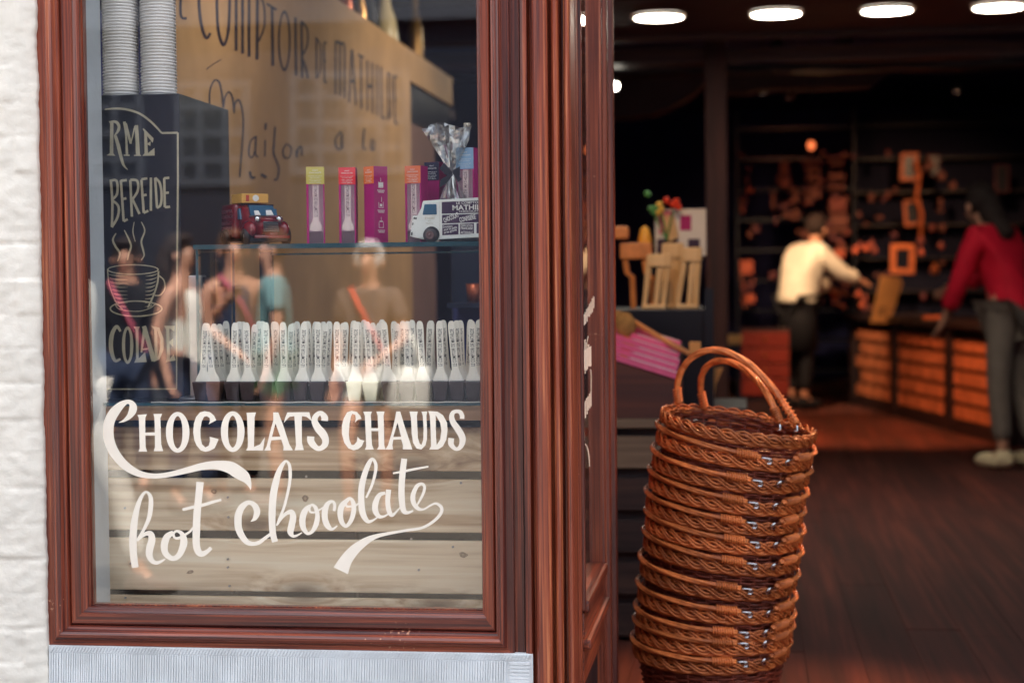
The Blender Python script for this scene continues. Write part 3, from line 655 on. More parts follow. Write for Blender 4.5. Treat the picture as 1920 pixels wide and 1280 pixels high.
# signboard wall receding into the shop
SX = -1.30
def SY(px, py): return PX(px, py, SX).y
y_end = PX(848, 150, SX).y; ztop = PX(845, 145, SX).z
sgn = thing('sign_partition', 'tan partition wall with dark painted shop name receding behind the window display', 'partition', (SX, 2, 0))
bm = bmesh.new(); ym = PX(769, 150, SX).y; zc = PX(769, 152, SX).z
box(bm, SX-.06, SX, .62, ym, 0, ztop); box(bm, SX-.06, SX, ym+.001, y_end, zc, ztop); obj('board', bm, 'tan_board', sgn)
bm = bmesh.new(); box(bm, SX-.05, SX-.012, ym+.001, y_end-.02, zc-.16, zc-.001); obj('slot', bm, 'black_panel', sgn)
mat('mauve_panel', C(112, 84, 78), .7, noise_amt=.15, noise_scale=4)
bm = bmesh.new(); box(bm, SX-.05, SX-.004, ym+.001, ym+.55, 0, zc-.161); obj('lower_panel', bm, 'mauve_panel', sgn)
sg2 = Paint(lambda px, py, e: PX(px, py, SX+.0008+e*3), (330, 0), 3.764)
def zz(pts, w): sg2.stroke([(x, y, w) for x, y in pts])
zz([(35,-60),(35,110),(76,132)], 18)
zz([(235,-200),(190,-180),(162,-60),(175,150),(212,268),(243,235)], 20)
zz([(330,-190),(292,-120),(290,60),(300,220),(335,320),(368,230),(378,60),(374,-120),(330,-190)], 20)
for x, a, b in ((425,-150,358),(470,-120,380),(516,-90,402)): zz([(x,a),(x,b)], 20)
zz([(425,-150),(516,-95)], 14)
zz([(575,-60),(572,422)], 22); zz([(575,-50),(618,30),(624,180),(584,295)], 14)
zz([(640,28),(710,72)], 16); zz([(678,50),(684,466)], 20)
sg2.ring(765, 290, 45, 215, 32, 195, 1)
zz([(843,125),(848,535)], 18)
zz([(886,150),(890,550)], 18); zz([(886,150),(926,210),(926,320),(888,400)], 14); zz([(890,410),(915,480),(932,555)], 16)
zz([(990,265),(992,555)], 12); zz([(990,270),(1020,330),(1018,500),(992,555)], 10); zz([(1045,300),(1048,580)], 12); zz([(1045,300),(1064,305)], 14); zz([(1045,430),(1060,438)], 10); zz([(1048,578),(1064,585)], 14)
for x, a, b in ((1126,290,668),(1158,296,678),(1190,318,695)): zz([(x,a),(x,b)], 13)
zz([(1126,294),(1190,314)], 22)
zz([(1240,350),(1222,725)], 11); zz([(1245,350),(1270,745)], 12); zz([(1228,572),(1266,578)], 20)
zz([(1285,385),(1325,408)], 16); zz([(1306,400),(1308,768)], 13)
zz([(1350,425),(1352,785)], 12); zz([(1385,440),(1387,800)], 12); zz([(1352,606),(1386,614)], 22)
zz([(1418,455),(1420,815)], 11); zz([(1448,470),(1450,830)], 11); zz([(1450,828),(1478,835)], 14)
zz([(1497,510),(1500,850)], 12); zz([(1497,515),(1520,560),(1518,780),(1500,850)], 8)
zz([(1540,535),(1545,870)], 12); zz([(1540,538),(1562,548)], 16); zz([(1542,700),(1556,706)], 14); zz([(1545,868),(1566,876)], 16)
zz([(215,490),(260,455),(322,420)], 5)
zz([(238,740),(240,640),(270,570),(305,580),(325,660),(335,760),(345,690),(375,650),(402,700),(410,800),(415,740),(440,705),(465,760),(475,900),(450,1250)], 11)
zz([(560,965),(525,1000),(515,1090),(540,1110),(562,1040),(565,960),(560,1080),(580,1110)], 10)
zz([(630,990),(628,1105)], 10); zz([(634,870),(632,915)], 16)
zz([(700,895),(692,1010),(690,1085),(725,1180),(715,1260),(690,1270)], 13)
zz([(780,1015),(755,1060),(765,1110),(800,1110),(815,1050),(785,1015)], 10); zz([(850,1060),(852,1110),(862,1050),(885,1040),(888,1100)], 12)
zz([(1165,925),(1125,985),(1135,1045),(1165,1045),(1170,940),(1175,1050)], 13); zz([(1330,905),(1322,1040),(1345,1050)], 13); zz([(1385,980),(1375,1040),(1395,1060),(1400,990)], 11)
zz([(520,1210),(535,1252),(560,1250)], 16); zz([(600,1230),(640,1252)], 16)
sg2.build('painted_name', 'letter_ink', sgn)

# glass riser with items on top
SZ = P(620, 456, .16).z
rs = thing('glass_shelf', 'thick glass shelf with dark green edge carrying the boxes and toy vans', 'shelf', (-.75, .25, TZ+.007))
XS0 = P(362, 465, .15).x
bm = bmesh.new(); box(bm, XS0, XW1+.15, .15, .42, SZ-.009, SZ)
for f in bm.faces: f.material_index = 1 if abs(f.normal.z) < .5 else 0
obj('shelf_plate', bm, ['shelf_glass', 'glass_edge'], rs)
bm = bmesh.new(); box(bm, XS0+.003, XS0+.009, .155, .41, TZ+.007, SZ-.0095)
for f in bm.faces: f.material_index = 1 if abs(f.normal.x) < .5 else 0
obj('side_plate', bm, ['shelf_glass', 'glass_edge'], rs)
mat('black_metal', C(24, 34, 56), .4, noise_amt=.2, noise_scale=8, bump=.02)
bm = bmesh.new(); p0 = P(487, 560, .42).x; p1 = P(510, 560, .42).x; box(bm, p0, p1, .42, .44, TZ+.007, SZ-.0095, bev=.002); obj('back_leg', bm, 'black_metal', rs)
p0 = P(900, 560, .42).x; bm = bmesh.new(); box(bm, p0, p0+.02, .42, .44, TZ+.007, SZ-.0095, bev=.002); obj('back_leg', bm, 'black_metal', rs)
bm = bmesh.new(); q = P(780, 470, .42); box(bm, P(487,470,.42).x, p0, .421, .425, q.z-.006, q.z-.002); obj('back_lip', bm, 'glass_edge', rs)
# grey upright stand with foot
p = P(370, 750, .19); st = thing('metal_stand', 'dark grey metal upright with round foot beside the chocolate spoons', 'stand', (p.x, .2, TZ+.007))
bm = bmesh.new(); box(bm, P(355,600,.19).x, P(382,600,.19).x, .185, .215, TZ+.012, P(370,516,.19).z, bev=.003); obj('upright', bm, 'steel', st)
bm = bmesh.new(); box(bm, P(383.5,600,.19).x, P(387,600,.19).x, .18, .22, P(370,660,.19).z, P(370,520,.19).z); obj('flange', bm, 'black_panel', st)
bm = bmesh.new(); lathe(bm, [(.0001, .007), (.012, .007), (.030, .003), (.034, .0), (.0001, 0)], (p.x-.008, .2, TZ+.007), 30); obj('foot', bm, 'steel', st, smooth=True)

# chocolate spoons
def spoon_mesh():
    # outline in mm: handle top at z=.15, blade flares to .030 wide at z=.040
    half = [(.0145, .030), (.0150, .038), (.0140, .043), (.0115, .049), (.0085, .055), (.0068, .062), (.0064, .075), (.0066, .11), (.0070, .138), (.0066, .146), (.0050, .151), (.0025, .1535)]
    poly = [(x, z) for x, z in half] + [(-x, z) for x, z in reversed(half)]
    bm = bmesh.new(); prism(bm, poly, -.0009, .0009); return bm
def block_mesh():
    bm = bmesh.new(); b = [(-.0125, 0), (.0125, 0), (.0168, .037), (-.0168, .037)]
    vs = []
    for z, hw in ((0, .0100), (.002, .0108), (.034, .0154), (.0365, .0154), (.038, .0146)):
        vs.append([bm.verts.new((sx*hw, sy*hw, z)) for sx, sy in ((-1, -1), (1, -1), (1, 1), (-1, 1))])
    for a, b in zip(vs, vs[1:]):
        for i in range(4): bm.faces.new((a[i], a[(i+1) % 4], b[(i+1) % 4], b[i]))
    bm.faces.new(vs[0][::-1]); bm.faces.new(vs[-1])
    ed = [e for e in bm.edges if abs(e.verts[0].co.z-e.verts[1].co.z) > 1e-5]
    bmesh.ops.bevel(bm, geom=ed, offset=.0015, segments=2, affect='EDGES'); return bm
def spoon_proto(kind, flav):
    root = bpy.data.objects.new('chocolate_spoon', None); root.empty_display_size = .03; col.objects.link(root)
    a = obj('stick', spoon_mesh(), 'spoon_wood', root, local=True)
    pp = Paint(lambda x, y, e: Vector((y, -.00095-e, x)))
    pp.v = []; vs, fs = text_mesh('LE COMPTOIR DE MATHILDE', .006)
    w_ = max(v[0] for v in vs)
    pp.v = [(.0036-b*.0105, -.00098, .066+a_/w_*.072) for a_, b in vs]
    pp.f = [tuple(f) for f in fs]
    pp.build('lettering', 'black_ink', a); 
    b = obj('chocolate', block_mesh(), kind, root, local=True)
    if kind != 'dark_chocolate': b['label'] = flav+' chocolate cube'
    return root
protos = {k: spoon_proto(k, f) for k, f in (('dark_chocolate', 'dark'), ('milk_chocolate', 'milk'), ('white_chocolate', 'white'))}
used = set()
fc = [(379, 385), (402, 391.5), (437.6, 441), (466.5, 464), (501, 501), (534, 532), (565, 570), (597, 598), (634, 634), (666, 668), (696.5, 692), (732, 724), (765, 766), (795, 789.5), (827, 826), (859, 850), (889, 887)]
rows = ['front', 'second', 'third', 'back']
for ci, (bx, tx) in enumerate(fc):
    for r_ in range(4):
        if ci == 0 and r_ > 0: continue
        base = P(bx, 748, .135); Y = .135+r_*.0355
        kind = 'dark_chocolate'
        if r_ == 0 and ci in (9, 10): kind = 'white_chocolate'
        elif ci in (1, 8) and r_ == 0: kind = 'milk_chocolate'
        elif r_ and ci in (9, 10): kind = 'white_chocolate'
        o = protos[kind]
        if kind in used: o = copy_tree(o)
        used.add(kind)
        sc_ = P(bx, 748, .135).z; H = (P(bx, 602-ci*.25, .135).z-sc_)/.1535
        X = base.x + (rnd.uniform(-.003, .003) if r_ else 0)
        o.location = (X, Y, TZ+.0065)
        tilt = math.atan((tx-bx)/100*.9) if r_ == 0 else R(rnd.uniform(-4.5, 4.5))
        o.rotation_euler = (R(rnd.uniform(-2, 2)), 0, R(rnd.uniform(-3, 3)))
        o.scale = (H if r_ == 0 else H*rnd.uniform(.97, 1.01),)*3
        for ch in o.children:
            if ch.name.startswith('stick'): ch.rotation_euler = (0, tilt, 0)
        fl_ = {'dark_chocolate': 'dark', 'milk_chocolate': 'milk', 'white_chocolate': 'white'}[kind]
        tag(o, f'wooden spoon in {fl_} chocolate, {ordw(ci+1)} from the left in the {rows[r_]} row', 'chocolate spoon', 'chocolate spoons standing in rows on the glass plate')

# spoon cartons on the glass shelf
def carton(pxl, pxr, pyt, lab, labname, rot, Y, side_w=0, dark=False, label='', icons=False, film=True):
    c = P((pxl+pxr)/2, 450, Y); w_ = P(pxr, 400, Y).x-P(pxl, 400, Y).x; h_ = P((pxl+pxr)/2, pyt, Y).z-SZ
    t = thing('spoon_carton', label, 'carton', (c.x, Y+w_/2, SZ+.0003), 'chocolate spoon cartons on the glass shelf')
    hw = w_/2; kids = []
    bm = bmesh.new(); th = .0012
    # carton shell: back, sides, top, bottom, front frame
    box(bm, -hw, hw, hw-th, hw, 0, h_); box(bm, -hw, -hw+th, -hw, hw-th, 0, h_); box(bm, hw-th, hw, -hw, hw-th, 0, h_)
    box(bm, -hw+th, hw-th, -hw, hw-th, h_-th, h_); box(bm, -hw+th, hw-th, -hw, hw-th, 0, th)
    box(bm, -hw+th, -hw+.0045, -hw, -hw+th, th, h_-th); box(bm, hw-.0025, hw-th, -hw, -hw+th, th, h_-th)
    box(bm, -hw+.0045, hw-.0025, -hw, -hw+th, h_*.77, h_-th)
    kids.append(obj('shell', bm, 'magenta_card', t, local=True))
    bm = bmesh.new(); box(bm, -hw+th*1.2, hw-th*1.2, hw-th*2, hw-th*1.2, th*1.2, h_*.9); box(bm, -hw+th*1.2, -hw+th*1.6, -hw+.003, hw-th*2.1, th*1.2, h_*.77); kids.append(obj('liner', bm, 'pale_liner', t, local=True))
    bm = bmesh.new(); box(bm, -hw+.0045, hw-.0025, -hw+.0003, -hw+.0007, th, h_*.77); kids.append(obj('window_film', bm, 'pink_film' if film else 'magenta_card', t, local=True))
    bm = bmesh.new(); box(bm, -hw-.0002 if side_w else -hw, hw, -hw-.0006, -hw-.0001, h_*.775, h_-.0002); kids.append(obj('flavour_label', bm, lab, t, local=True))
    pp = Paint(lambda x, y, e: Vector((x, -hw-.0007-e, y)))
    def tx(s, z, sc, wd):
        vs, fs = text_mesh(s, .01); k = len(pp.v); W = max(v[0] for v in vs)
        pp.v += [(-wd/2+a_/W*wd, -hw-.0009, z+b*sc) for a_, b in vs]; pp.f += [tuple(k+i for i in f) for f in fs]
    tx('HOT', h_*.945, .0034, w_*.3); tx('CHOCOLATE', h_*.915, .0038, w_*.66)
    for j, zz_ in enumerate((.875, .855, .83, .81, .79)): tx(('POUR LE LAIT', 'FOR HOT MILK', 'LAIT CHAUD', 'GOURMAND', 'HOT MILK')[j], h_*zz_, .0022, w_*(.75, .6, .7, .55, .65)[j])
    kids.append(pp.build('label_text', 'white_paper', t)); pp_o = kids[-1]; pp_o.data.transform(Matrix.Translation(wloc(t)))
    bm = bmesh.new()
    for v in box(bm, -.0055, .0065, -hw*.86, -hw*.86+.0015, .02, h_*.80): pass
    prism(bm, [(-.012, .028), (.012, .028), (.012, .036), (.0056, .050), (-.0056, .050), (-.012, .036)], -hw*.86-.0005, -hw*.86-.0001)
    sp1 = obj('spoon', bm, 'spoon_wood', t, local=True)
    vs, fs = text_mesh('LE COMPTOIR DE MATHILDE', .006); W = max(v[0] for v in vs)
    o2 = obj('lettering', ([(.0036-b*.0105+.0005, -hw*.86-.0008, .055+a_/W*(h_*.7-.045)) for a_, b in vs], [], fs), 'black_ink', sp1, local=True)
    bm = bmesh.new(); box(bm, -hw*.82, hw*.82, -hw*.97, hw*.7, th, .026, bev=.002); obj('chocolate', bm, 'dark_chocolate', t, local=True)
    if icons:
        q = Paint(None); V = []; Fc = []
        def sq(y0, y1, z0, z1):
            k = len(V); V.extend([(hw+.0004, y0, z0), (hw+.0004, y1, z0), (hw+.0004, y1, z1), (hw+.0004, y0, z1)]); Fc.append((k, k+1, k+2, k+3))
        for zc_, st_ in ((.72, 0), (.46, 1), (.2, 2)):
            z = h_*zc_
            sq(-.006, .006, z, z+.001); sq(-.006, -.005, z, z+.012); sq(.005, .006, z, z+.012)
            if st_ == 0: sq(-.005, .005, z+.0015, z+.011); sq(-.0005, .0005, z+.012, z+.020)
            if st_ == 1: sq(-.003, .003, z+.003, z+.008); sq(.001, .002, z+.012, z+.022)
            if st_ == 2: sq(-.0045, .0045, z+.012, z+.014); sq(-.0005, .0005, z+.014, z+.022)
            for j in range(2): sq(-.009+.002*j, .009-.001*j, z-.006-.0035*j, z-.0045-.0035*j)
        obj('mixing_icons', (V, [], Fc), 'white_paper', t, local=True)
    else:
        vs, fs = text_mesh('le comptoir de mathilde', .006); W = max(v[0] for v in vs)
        obj('side_text', ([(-hw-.0003, -hw*.35+b*.012, .012+a_/W*h_*.7) for a_, b in vs], [], fs), 'pink_text' if 'pink_text' in M else mat('pink_text', C(214, 120, 170), .5, bump=0).name, t, local=True)
    t.rotation_euler = (0, 0, rot); return t
mat('pink_text', C(214, 120, 170), .5, bump=0); mat('pale_liner', C(252, 222, 232), .6, bump=0)
carton(572, 605, 313, 'label_yellow', '', R(14), .22, label='magenta chocolate spoon carton with yellow label, nearest the red toy van')
carton(635, 666, 314, 'label_red', '', R(6), .22, label='magenta chocolate spoon carton with bright red label in the middle of the shelf')
carton(687, 718, 312, 'label_orange', '', R(-42), .22, icons=True, film=False, label='magenta carton turned sideways with orange label and white cup drawings')
carton(763, 795, 311, 'label_coral', '', R(-14), .26, label='magenta carton with coral orange label behind the white toy van')
carton(800, 830, 304, 'label_navy', '', R(-16), .33, film=False, label='magenta carton with dark navy label beside the clear gift bag')
carton(859, 894, 277, 'label_blue', '', R(-12), .30, label='tall pink carton with pale blue label next to the window frame')

# toy vans
def white_van():
    Y0, Y1 = .205, .275
    mp = lambda x, y, Y: P(750+x/10.67, 350+y/10.67, Y) if False else None
    A = P(750, 350, Y0); kx = P(751, 400, Y0).x-P(750, 400, Y0).x
    o_ = P(750, 447, Y0)
    def mpp(x, z, Y):     # local mm-like grid taken at the near side, so both sides are parallel
        q = P(750+x/10.67, 350+z/10.67, Y0); return Vector((q.x, Y, q.z + (SZ-zb)))
    zb = P(800, 350+1010/10.67, Y0).z
    t = thing('toy_van', 'white toy delivery van with dark purple lettered side panels', 'toy van', (P(850, 450, Y0).x, .24, SZ))
    prof = [(195,880),(225,660),(255,490),(275,474),(345,474),(372,478),(392,440),(420,330),(448,200),(470,178),(900,148),(1530,112),(2000,92),(2015,110),(2015,900),(760,945),(700,945),(640,945),(440,945),(262,905)]
    bm = bmesh.new(); prism(bm, prof, Y0, Y1, mpp); bmesh.ops.bevel(bm, geom=[e for e in bm.edges if abs(e.verts[0].co.y-e.verts[1].co.y) < 1e-6], offset=.0025, segments=3, affect='EDGES')
    body = obj('body', bm, 'van_white', t, smooth=False)
    bm = bmesh.new(); prism(bm, [(488,255),(500,246),(715,243),(730,256),(736,440),(725,452),(460,458),(452,446)], Y0-.0006, Y0+.001, mpp); obj('side_window', bm, 'blue_glass', t)
    bm = bmesh.new()
    for q in ([(835,200),(2000,150),(2000,405),(835,435)], [(840,460),(2000,420),(2000,590),(840,630)], [(845,655),(1170,640),(1170,848),(845,865)], [(1198,640),(1478,625),(1478,830),(1200,845)], [(1530,622),(2000,600),(2000,810),(1530,828)]):
        prism(bm, q, Y0-.0006, Y0+.001, mpp)
    obj('side_panel', bm, 'aubergine', t)
    pp = Paint(lambda x, y, e: mpp((x-750)*10.67, (y-350)*10.67, Y0-.0008-e), (750, 350), 10.67)
    pp.text('LE COMPTOIR DE', 1130, 245, 620, 52, .03, .01).text('MATHILDE', 1050, 365, 760, 100, .03, .02).text('CHOCOLATERIE', 1180, 408, 520, 34, .03, .01)
    pp.text('CHOCOLAT', 890, 615, 320, 95, .40, .02).text('CONFISERIE', 1200, 605, 330, 95, .22, .02)
    pp.text('Douceurs', 860, 720, 190, 44, .1, .01).text('pour les petits', 880, 775, 270, 44, .2, .01).text('et les grands', 885, 835, 260, 44, .25, .01)
    pp.text('FABRICATION', 1215, 690, 240, 42, .0, .01).text('FRANCAISE', 1215, 750, 240, 52, .0, .02).text('ARTISANALE', 1215, 830, 240, 48, .0, .01)
    pp.build('side_lettering', 'white_paper', body)
    pp = Paint(lambda x, y, e: mpp((x-750)*10.67, (y-350)*10.67, Y0-.0008-e), (750, 350), 10.67)
    pp.text('ETUDES', 500, 545, 190, 45, 0, .0).text('& fils', 560, 590, 60, 25).text('Mathieu', 520, 640, 140, 25, .03)
    pp.stroke([(640,480),(700,470),(760,465)], w=3).stroke([(790,200),(792,930)], w=3)
    pp.stroke([(265,620),(245,660)], w=12); pp.build('door_lettering', 'letter_gold', body)
    bm = bmesh.new()
    for q in ([(270,510),(298,500),(300,540),(272,545)], [(308,508),(335,512),(330,550),(305,545)], [(225,810),(250,800),(248,860),(218,870)], [(248,620),(268,612),(262,660),(244,668)]): prism(bm, q, Y0-.0009, Y0+.001, mpp)
    obj('vent', bm, 'black_rubber', t)
    for cx in (600, 1800):
        c = mpp(cx, 862, Y0-.003)
        w_ = obj('wheel', (lambda b: (lathe(b, [(.0001, -.0005), (.0135, -.0005), (.0142, .0015), (.0142, .009)], c, 32, 'Y'), b)[1])(bmesh.new()), 'rubber', t, smooth=True)
        bm = bmesh.new(); lathe(bm, [(.0001, -.0022), (.0018, -.002), (.0022, -.0008), (.006, -.0006), (.0075, -.0018), (.0085, -.0008)], c, 28, 'Y'); obj('hub', bm, mat('hub_brown', C(112, 84, 84), .4).name if 'hub_brown' not in M else 'hub_brown', w_, smooth=True)
        bm = bmesh.new(); c2 = mpp(cx+30, 850, Y0-.001); lathe(bm, [(.0001, -.0001), (.0162, -.0001), (.0162, .002)], c2, 32, 'Y'); obj('wheel_arch', bm, 'black_rubber', t)
    bm = bmesh.new(); prism(bm, [(800,946),(2000,915),(2000,960),(1000,985),(820,985)], Y0+.004, Y1-.004, mpp); obj('chassis', bm, 'black_rubber', t)
white_van()
def red_van():
    c = P(472, 453, .23); t = thing('toy_van', 'glossy dark red vintage toy delivery van with a tan parcel on the roof', 'toy van', (c.x, .27, SZ))
    S = lambda *a: None
    bm = bmesh.new()
    vs = box(bm, -.036, .036, .02, .095, .012, .078, bev=.007); obj('cargo_body', bm, 'red_paint', t, local=True, smooth=True)
    bm = bmesh.new()
    # cab and bonnet: loft of cross-sections from the windscreen to the nose
    secs = [(.022, .034, .012, .076), (.0, .034, .012, .075), (-.018, .033, .012, .070), (-.034, .030, .012, .052), (-.05, .022, .012, .048), (-.064, .0165, .012, .041), (-.072, .013, .014, .030)]
    rr = []
    for y, hw, z0, z1 in secs:
        ring = []
        for k in range(20):
            a = 2*math.pi*k/20; ca, sa = math.cos(a), math.sin(a); pw = .45
            ring.append(bm.verts.new((hw*math.copysign(abs(ca)**pw, ca), y, (z0+z1)/2+(z1-z0)/2*math.copysign(abs(sa)**pw, sa))))
        rr.append(ring)
    for a, b in zip(rr, rr[1:]):
        for k in range(20): bm.faces.new((a[k], b[k], b[(k+1) % 20], a[(k+1) % 20]))
    bm.faces.new(rr[-1]); bm.faces.new(rr[0][::-1]); obj('cab', bm, 'red_paint', t, local=True, smooth=True)
    for sx in (-1, 1):
        bm = bmesh.new(); ball(bm, (sx*.0315, -.043, .0285), (.0115, .027, .0165), 20, 12); obj('front_wing', bm, 'red_paint', t, local=True, smooth=True)
        bm = bmesh.new(); ball(bm, (sx*.021, -.060, .047), (.0062, .006, .0062)); hl = obj('headlight', bm, 'chrome', t, local=True, smooth=True)
        bm = bmesh.new(); prism(bm, [(-.012, .048), (.002, .048), (.002, .068), (-.006, .068)], sx*.0335, sx*.0365, lambda x, z, y: Vector((y, x, z))); obj('side_window', bm, 'blue_glass', t, local=True)
        for y in (-.045, .062):
            bm = bmesh.new(); lathe(bm, [(.0001, -.006), (.012, -.006), (.0155, -.003), (.0155, .005), (.0001, .005)], (sx*.0385, y, .0158), 26, 'X'); w_ = obj('wheel', bm, 'black_rubber', t, local=True, smooth=True)
            bm = bmesh.new(); lathe(bm, [(.0001, 0), (.006, 0), (.0075, .001)], (sx*.0450, y, .0158), 20, 'X'); obj('hub', bm, 'chrome', w_, local=True, smooth=True)
    def slab(pts, name, m_, th=.0012, par=None):
        bm = bmesh.new(); a = [Vector(p) for p in pts]; n_ = (a[1]-a[0]).cross(a[2]-a[0]).normalized()
        v0 = [bm.verts.new(p+n_*th) for p in a]; v1 = [bm.verts.new(p-n_*th) for p in a]; k = len(a)
        bm.faces.new(v0); bm.faces.new(v1[::-1])
        for i in range(k): bm.faces.new((v0[i], v1[i], v1[(i+1) % k], v0[(i+1) % k]))
        return obj(name, bm, m_, par or t, local=True)
    ws = slab([(-.026, -.0365, .0535), (.026, -.0365, .0535), (.023, -.0205, .0715), (-.023, -.0205, .0715)], 'windscreen', 'blue_glass', .0022)
    slab([(-.028, -.0375, .0512), (.028, -.0375, .0512), (.028, -.0365, .0532), (-.028, -.0365, .0532)], 'screen_frame', 'chrome', .0026, ws)
    slab([(-.025, -.0205, .0718), (.025, -.0205, .0718), (.025, -.0190, .0735), (-.025, -.0190, .0735)], 'screen_frame', 'chrome', .0026, ws)
    slab([(.004, -.0375, .054), (.018, -.0375, .054), (.016, -.0305, .063), (.006, -.0305, .063)], 'driver_figure', 'white_paper', .0024, ws)
    slab([(-.018, -.0375, .054), (-.007, -.0375, .054), (-.009, -.031, .062), (-.017, -.031, .062)], 'seat_card', 'white_paper', .0024, ws)
    # grille with bars
    g0 = slab([(-.0145, -.074, .0235), (.0145, -.074, .0235), (.0135, -.0685, .042), (-.0135, -.0685, .042)], 'grille', 'black_rubber', .002)
    for i in range(5):
        f = i/4; y = -.0765+.0055*f; z = .024+.0172*f; slab([(-.0150, y, z), (.0150, y, z), (.0150, y+.0003, z+.0007), (-.0150, y+.0003, z+.0007)], 'grille_bar', 'chrome', .0006, g0)
    bm = bmesh.new(); box(bm, -.034, .034, -.079, -.074, .011, .017, bev=.002); obj('bumper', bm, 'red_paint', t, local=True)
    bm = bmesh.new(); box(bm, -.035, .035, -.06, .09, .006, .0125, bev=.001); obj('chassis', bm, 'black_rubber', t, local=True)
    V = []; Fc = []
    for s_, y0, z, h, wd in (('LE COMPTOIR', .09, .062, .008, .06), ('DE MATHILDE', .09, .052, .009, .062), ('CHOCOLATS', .09, .040, .008, .055), ('CONFISERIE', .09, .030, .008, .058), ('ARTISANALE', .09, .021, .006, .055)):
        vs, fs = text_mesh(s_, .01); W = max(v[0] for v in vs); k = len(V)
        V += [(-.0364, y0-a_/W*wd, z+b*h) for a_, b in vs]; Fc += [tuple(k+i for i in f) for f in fs]
    obj('side_lettering', (V, [], Fc), mat('faded_rose', C(150, 104, 112), .5, bump=0).name, t, local=True)
    bm = bmesh.new(); box(bm, -.03, .022, -.004, .05, .0785, .096, bev=.001); pc = obj('roof_parcel', bm, 'parcel', t, local=True)
    bm = bmesh.new(); box(bm, -.022, -.016, -.0048, -.0035, .0815, .093); obj('stamp', bm, 'parcel_mark', pc, local=True)
    bm = bmesh.new(); lathe(bm, [(.0001, -.0006), (.006, -.0006), (.006, .0005)], (-.003, -.0042, .0875), 20, 'Y'); obj('seal', bm, 'white_paper', pc, local=True)
    t.rotation_euler = (0, 0, R(38)); t.scale = (1.14, 1.06, 1.12)
red_van()
# cellophane gift bag with black bow
def gift_bag():
    Y = .30; c = P(846, 445, Y); t = thing('gift_bag', 'clear cellophane gift bag gathered by a dark ribbon bow', 'gift bag', (c.x, Y, SZ))
    glass('cellophane', (.80, .82, .82, 1), .30)
    mm = M['cellophane']; nn = mm.node_tree; g = [q for q in nn.nodes if q.type == 'BSDF_GLOSSY'][0]; g.inputs['Roughness'].default_value = .22
    neck = P(848, 322, Y); topL = P(800, 240, Y); topR = P(880, 234, Y)
    def fan(n=26, rows=12, top=1):
        V = []; Fc = []
        for j in range(rows):
            f = j/(rows-1)
            for i in range(n):
                a = 2*math.pi*i/n
                if top: rx = .004+.041*f**.8; cz = neck.z+(P(840, 236, Y).z-neck.z)*f; cx = neck.x+(P(840, 236, Y).x-neck.x)*f
                else: rx = .004+.034*math.sin(min(1, f*1.1)*math.pi/2); cz = neck.z-(neck.z-SZ-.001)*f; cx = neck.x-.004*f
                cr = rx*(1+.22*math.sin(a*7+f*3)*min(1, f*2)+.1*noise.noise(Vector((a*3, f*4, top))))
                V.append((cx+cr*math.cos(a), Y+cr*.55*math.sin(a)+.003*math.sin(f*9+a), cz+(.006*math.sin(a*3+1)*f if top else 0)))
        for j in range(rows-1):
            for i in range(n): k = (i+1) % n; Fc.append((j*n+i, j*n+k, (j+1)*n+k, (j+1)*n+i))
        return V, [], Fc
    obj('gathered_top', fan(), 'cellophane', t); obj('filled_pouch', fan(top=0), 'cellophane', t)
    bm = bmesh.new()
    for i in range(14): ball(bm, (neck.x+rnd.uniform(-.02, .018), Y+rnd.uniform(-.008, .008), SZ+.010+rnd.uniform(0, .055)), .0085, 10, 8)
    obj('sweets', bm, mat('sweet_pink', C(206, 130, 160), .35, noise_amt=.4, noise_scale=60).name, t, smooth=True)
    bm = bmesh.new()
    for poly in ([(848,322),(832,305),(824,316),(835,328),(848,326)], [(848,320),(862,312),(862,330),(850,328)], [(846,324),(826,337),(824,352),(838,343),(849,328)], [(850,325),(858,342),(866,336),(854,322)]):
        prism(bm, poly, Y-.040, Y-.037, lambda x, z, y: P(x, z, Y-.04)+Vector((0, y-Y+.04, 0)))
    bo = obj('bow', bm, mat('ribbon_black', C(16, 16, 34), .5).name, t)
gift_bag()

# things on top of the partition seen high through the glass
def pot(name, px, py, Y, r, prof, m_, label, cat_):
    c = P(px, py, Y); bm = bmesh.new(); lathe(bm, [(a*r, b*r) for a, b in prof], (0, 0, 0), 24)
    o = obj(name, bm, m_, smooth=True); o.location = c; return tag(o, label, cat_)
JUG = [(.01, -1.0), (.7, -1.0), (.95, -.5), (1, 0), (.85, .5), (.5, .85), (.45, 1.1), (.6, 1.3), (.5, 1.3), (.38, 1.1)]
mat('cream_glaze', C(206, 190, 150), .3); mat('brass', C(176, 136, 84), .3, metal=.7); mat('copper', C(170, 92, 66), .35, metal=.5); mat('dark_iron', C(20, 24, 34), .6)
rail = thing('top_shelf', 'dark shelf board running behind the top of the tan partition', 'shelf', (SX-.2, 3, ztop-.1))
bm = bmesh.new(); box(bm, SX-.5, SX-.07, 1.2, y_end+.5, ztop-.14, ztop-.10); obj('board', bm, 'dark_wood', rail)
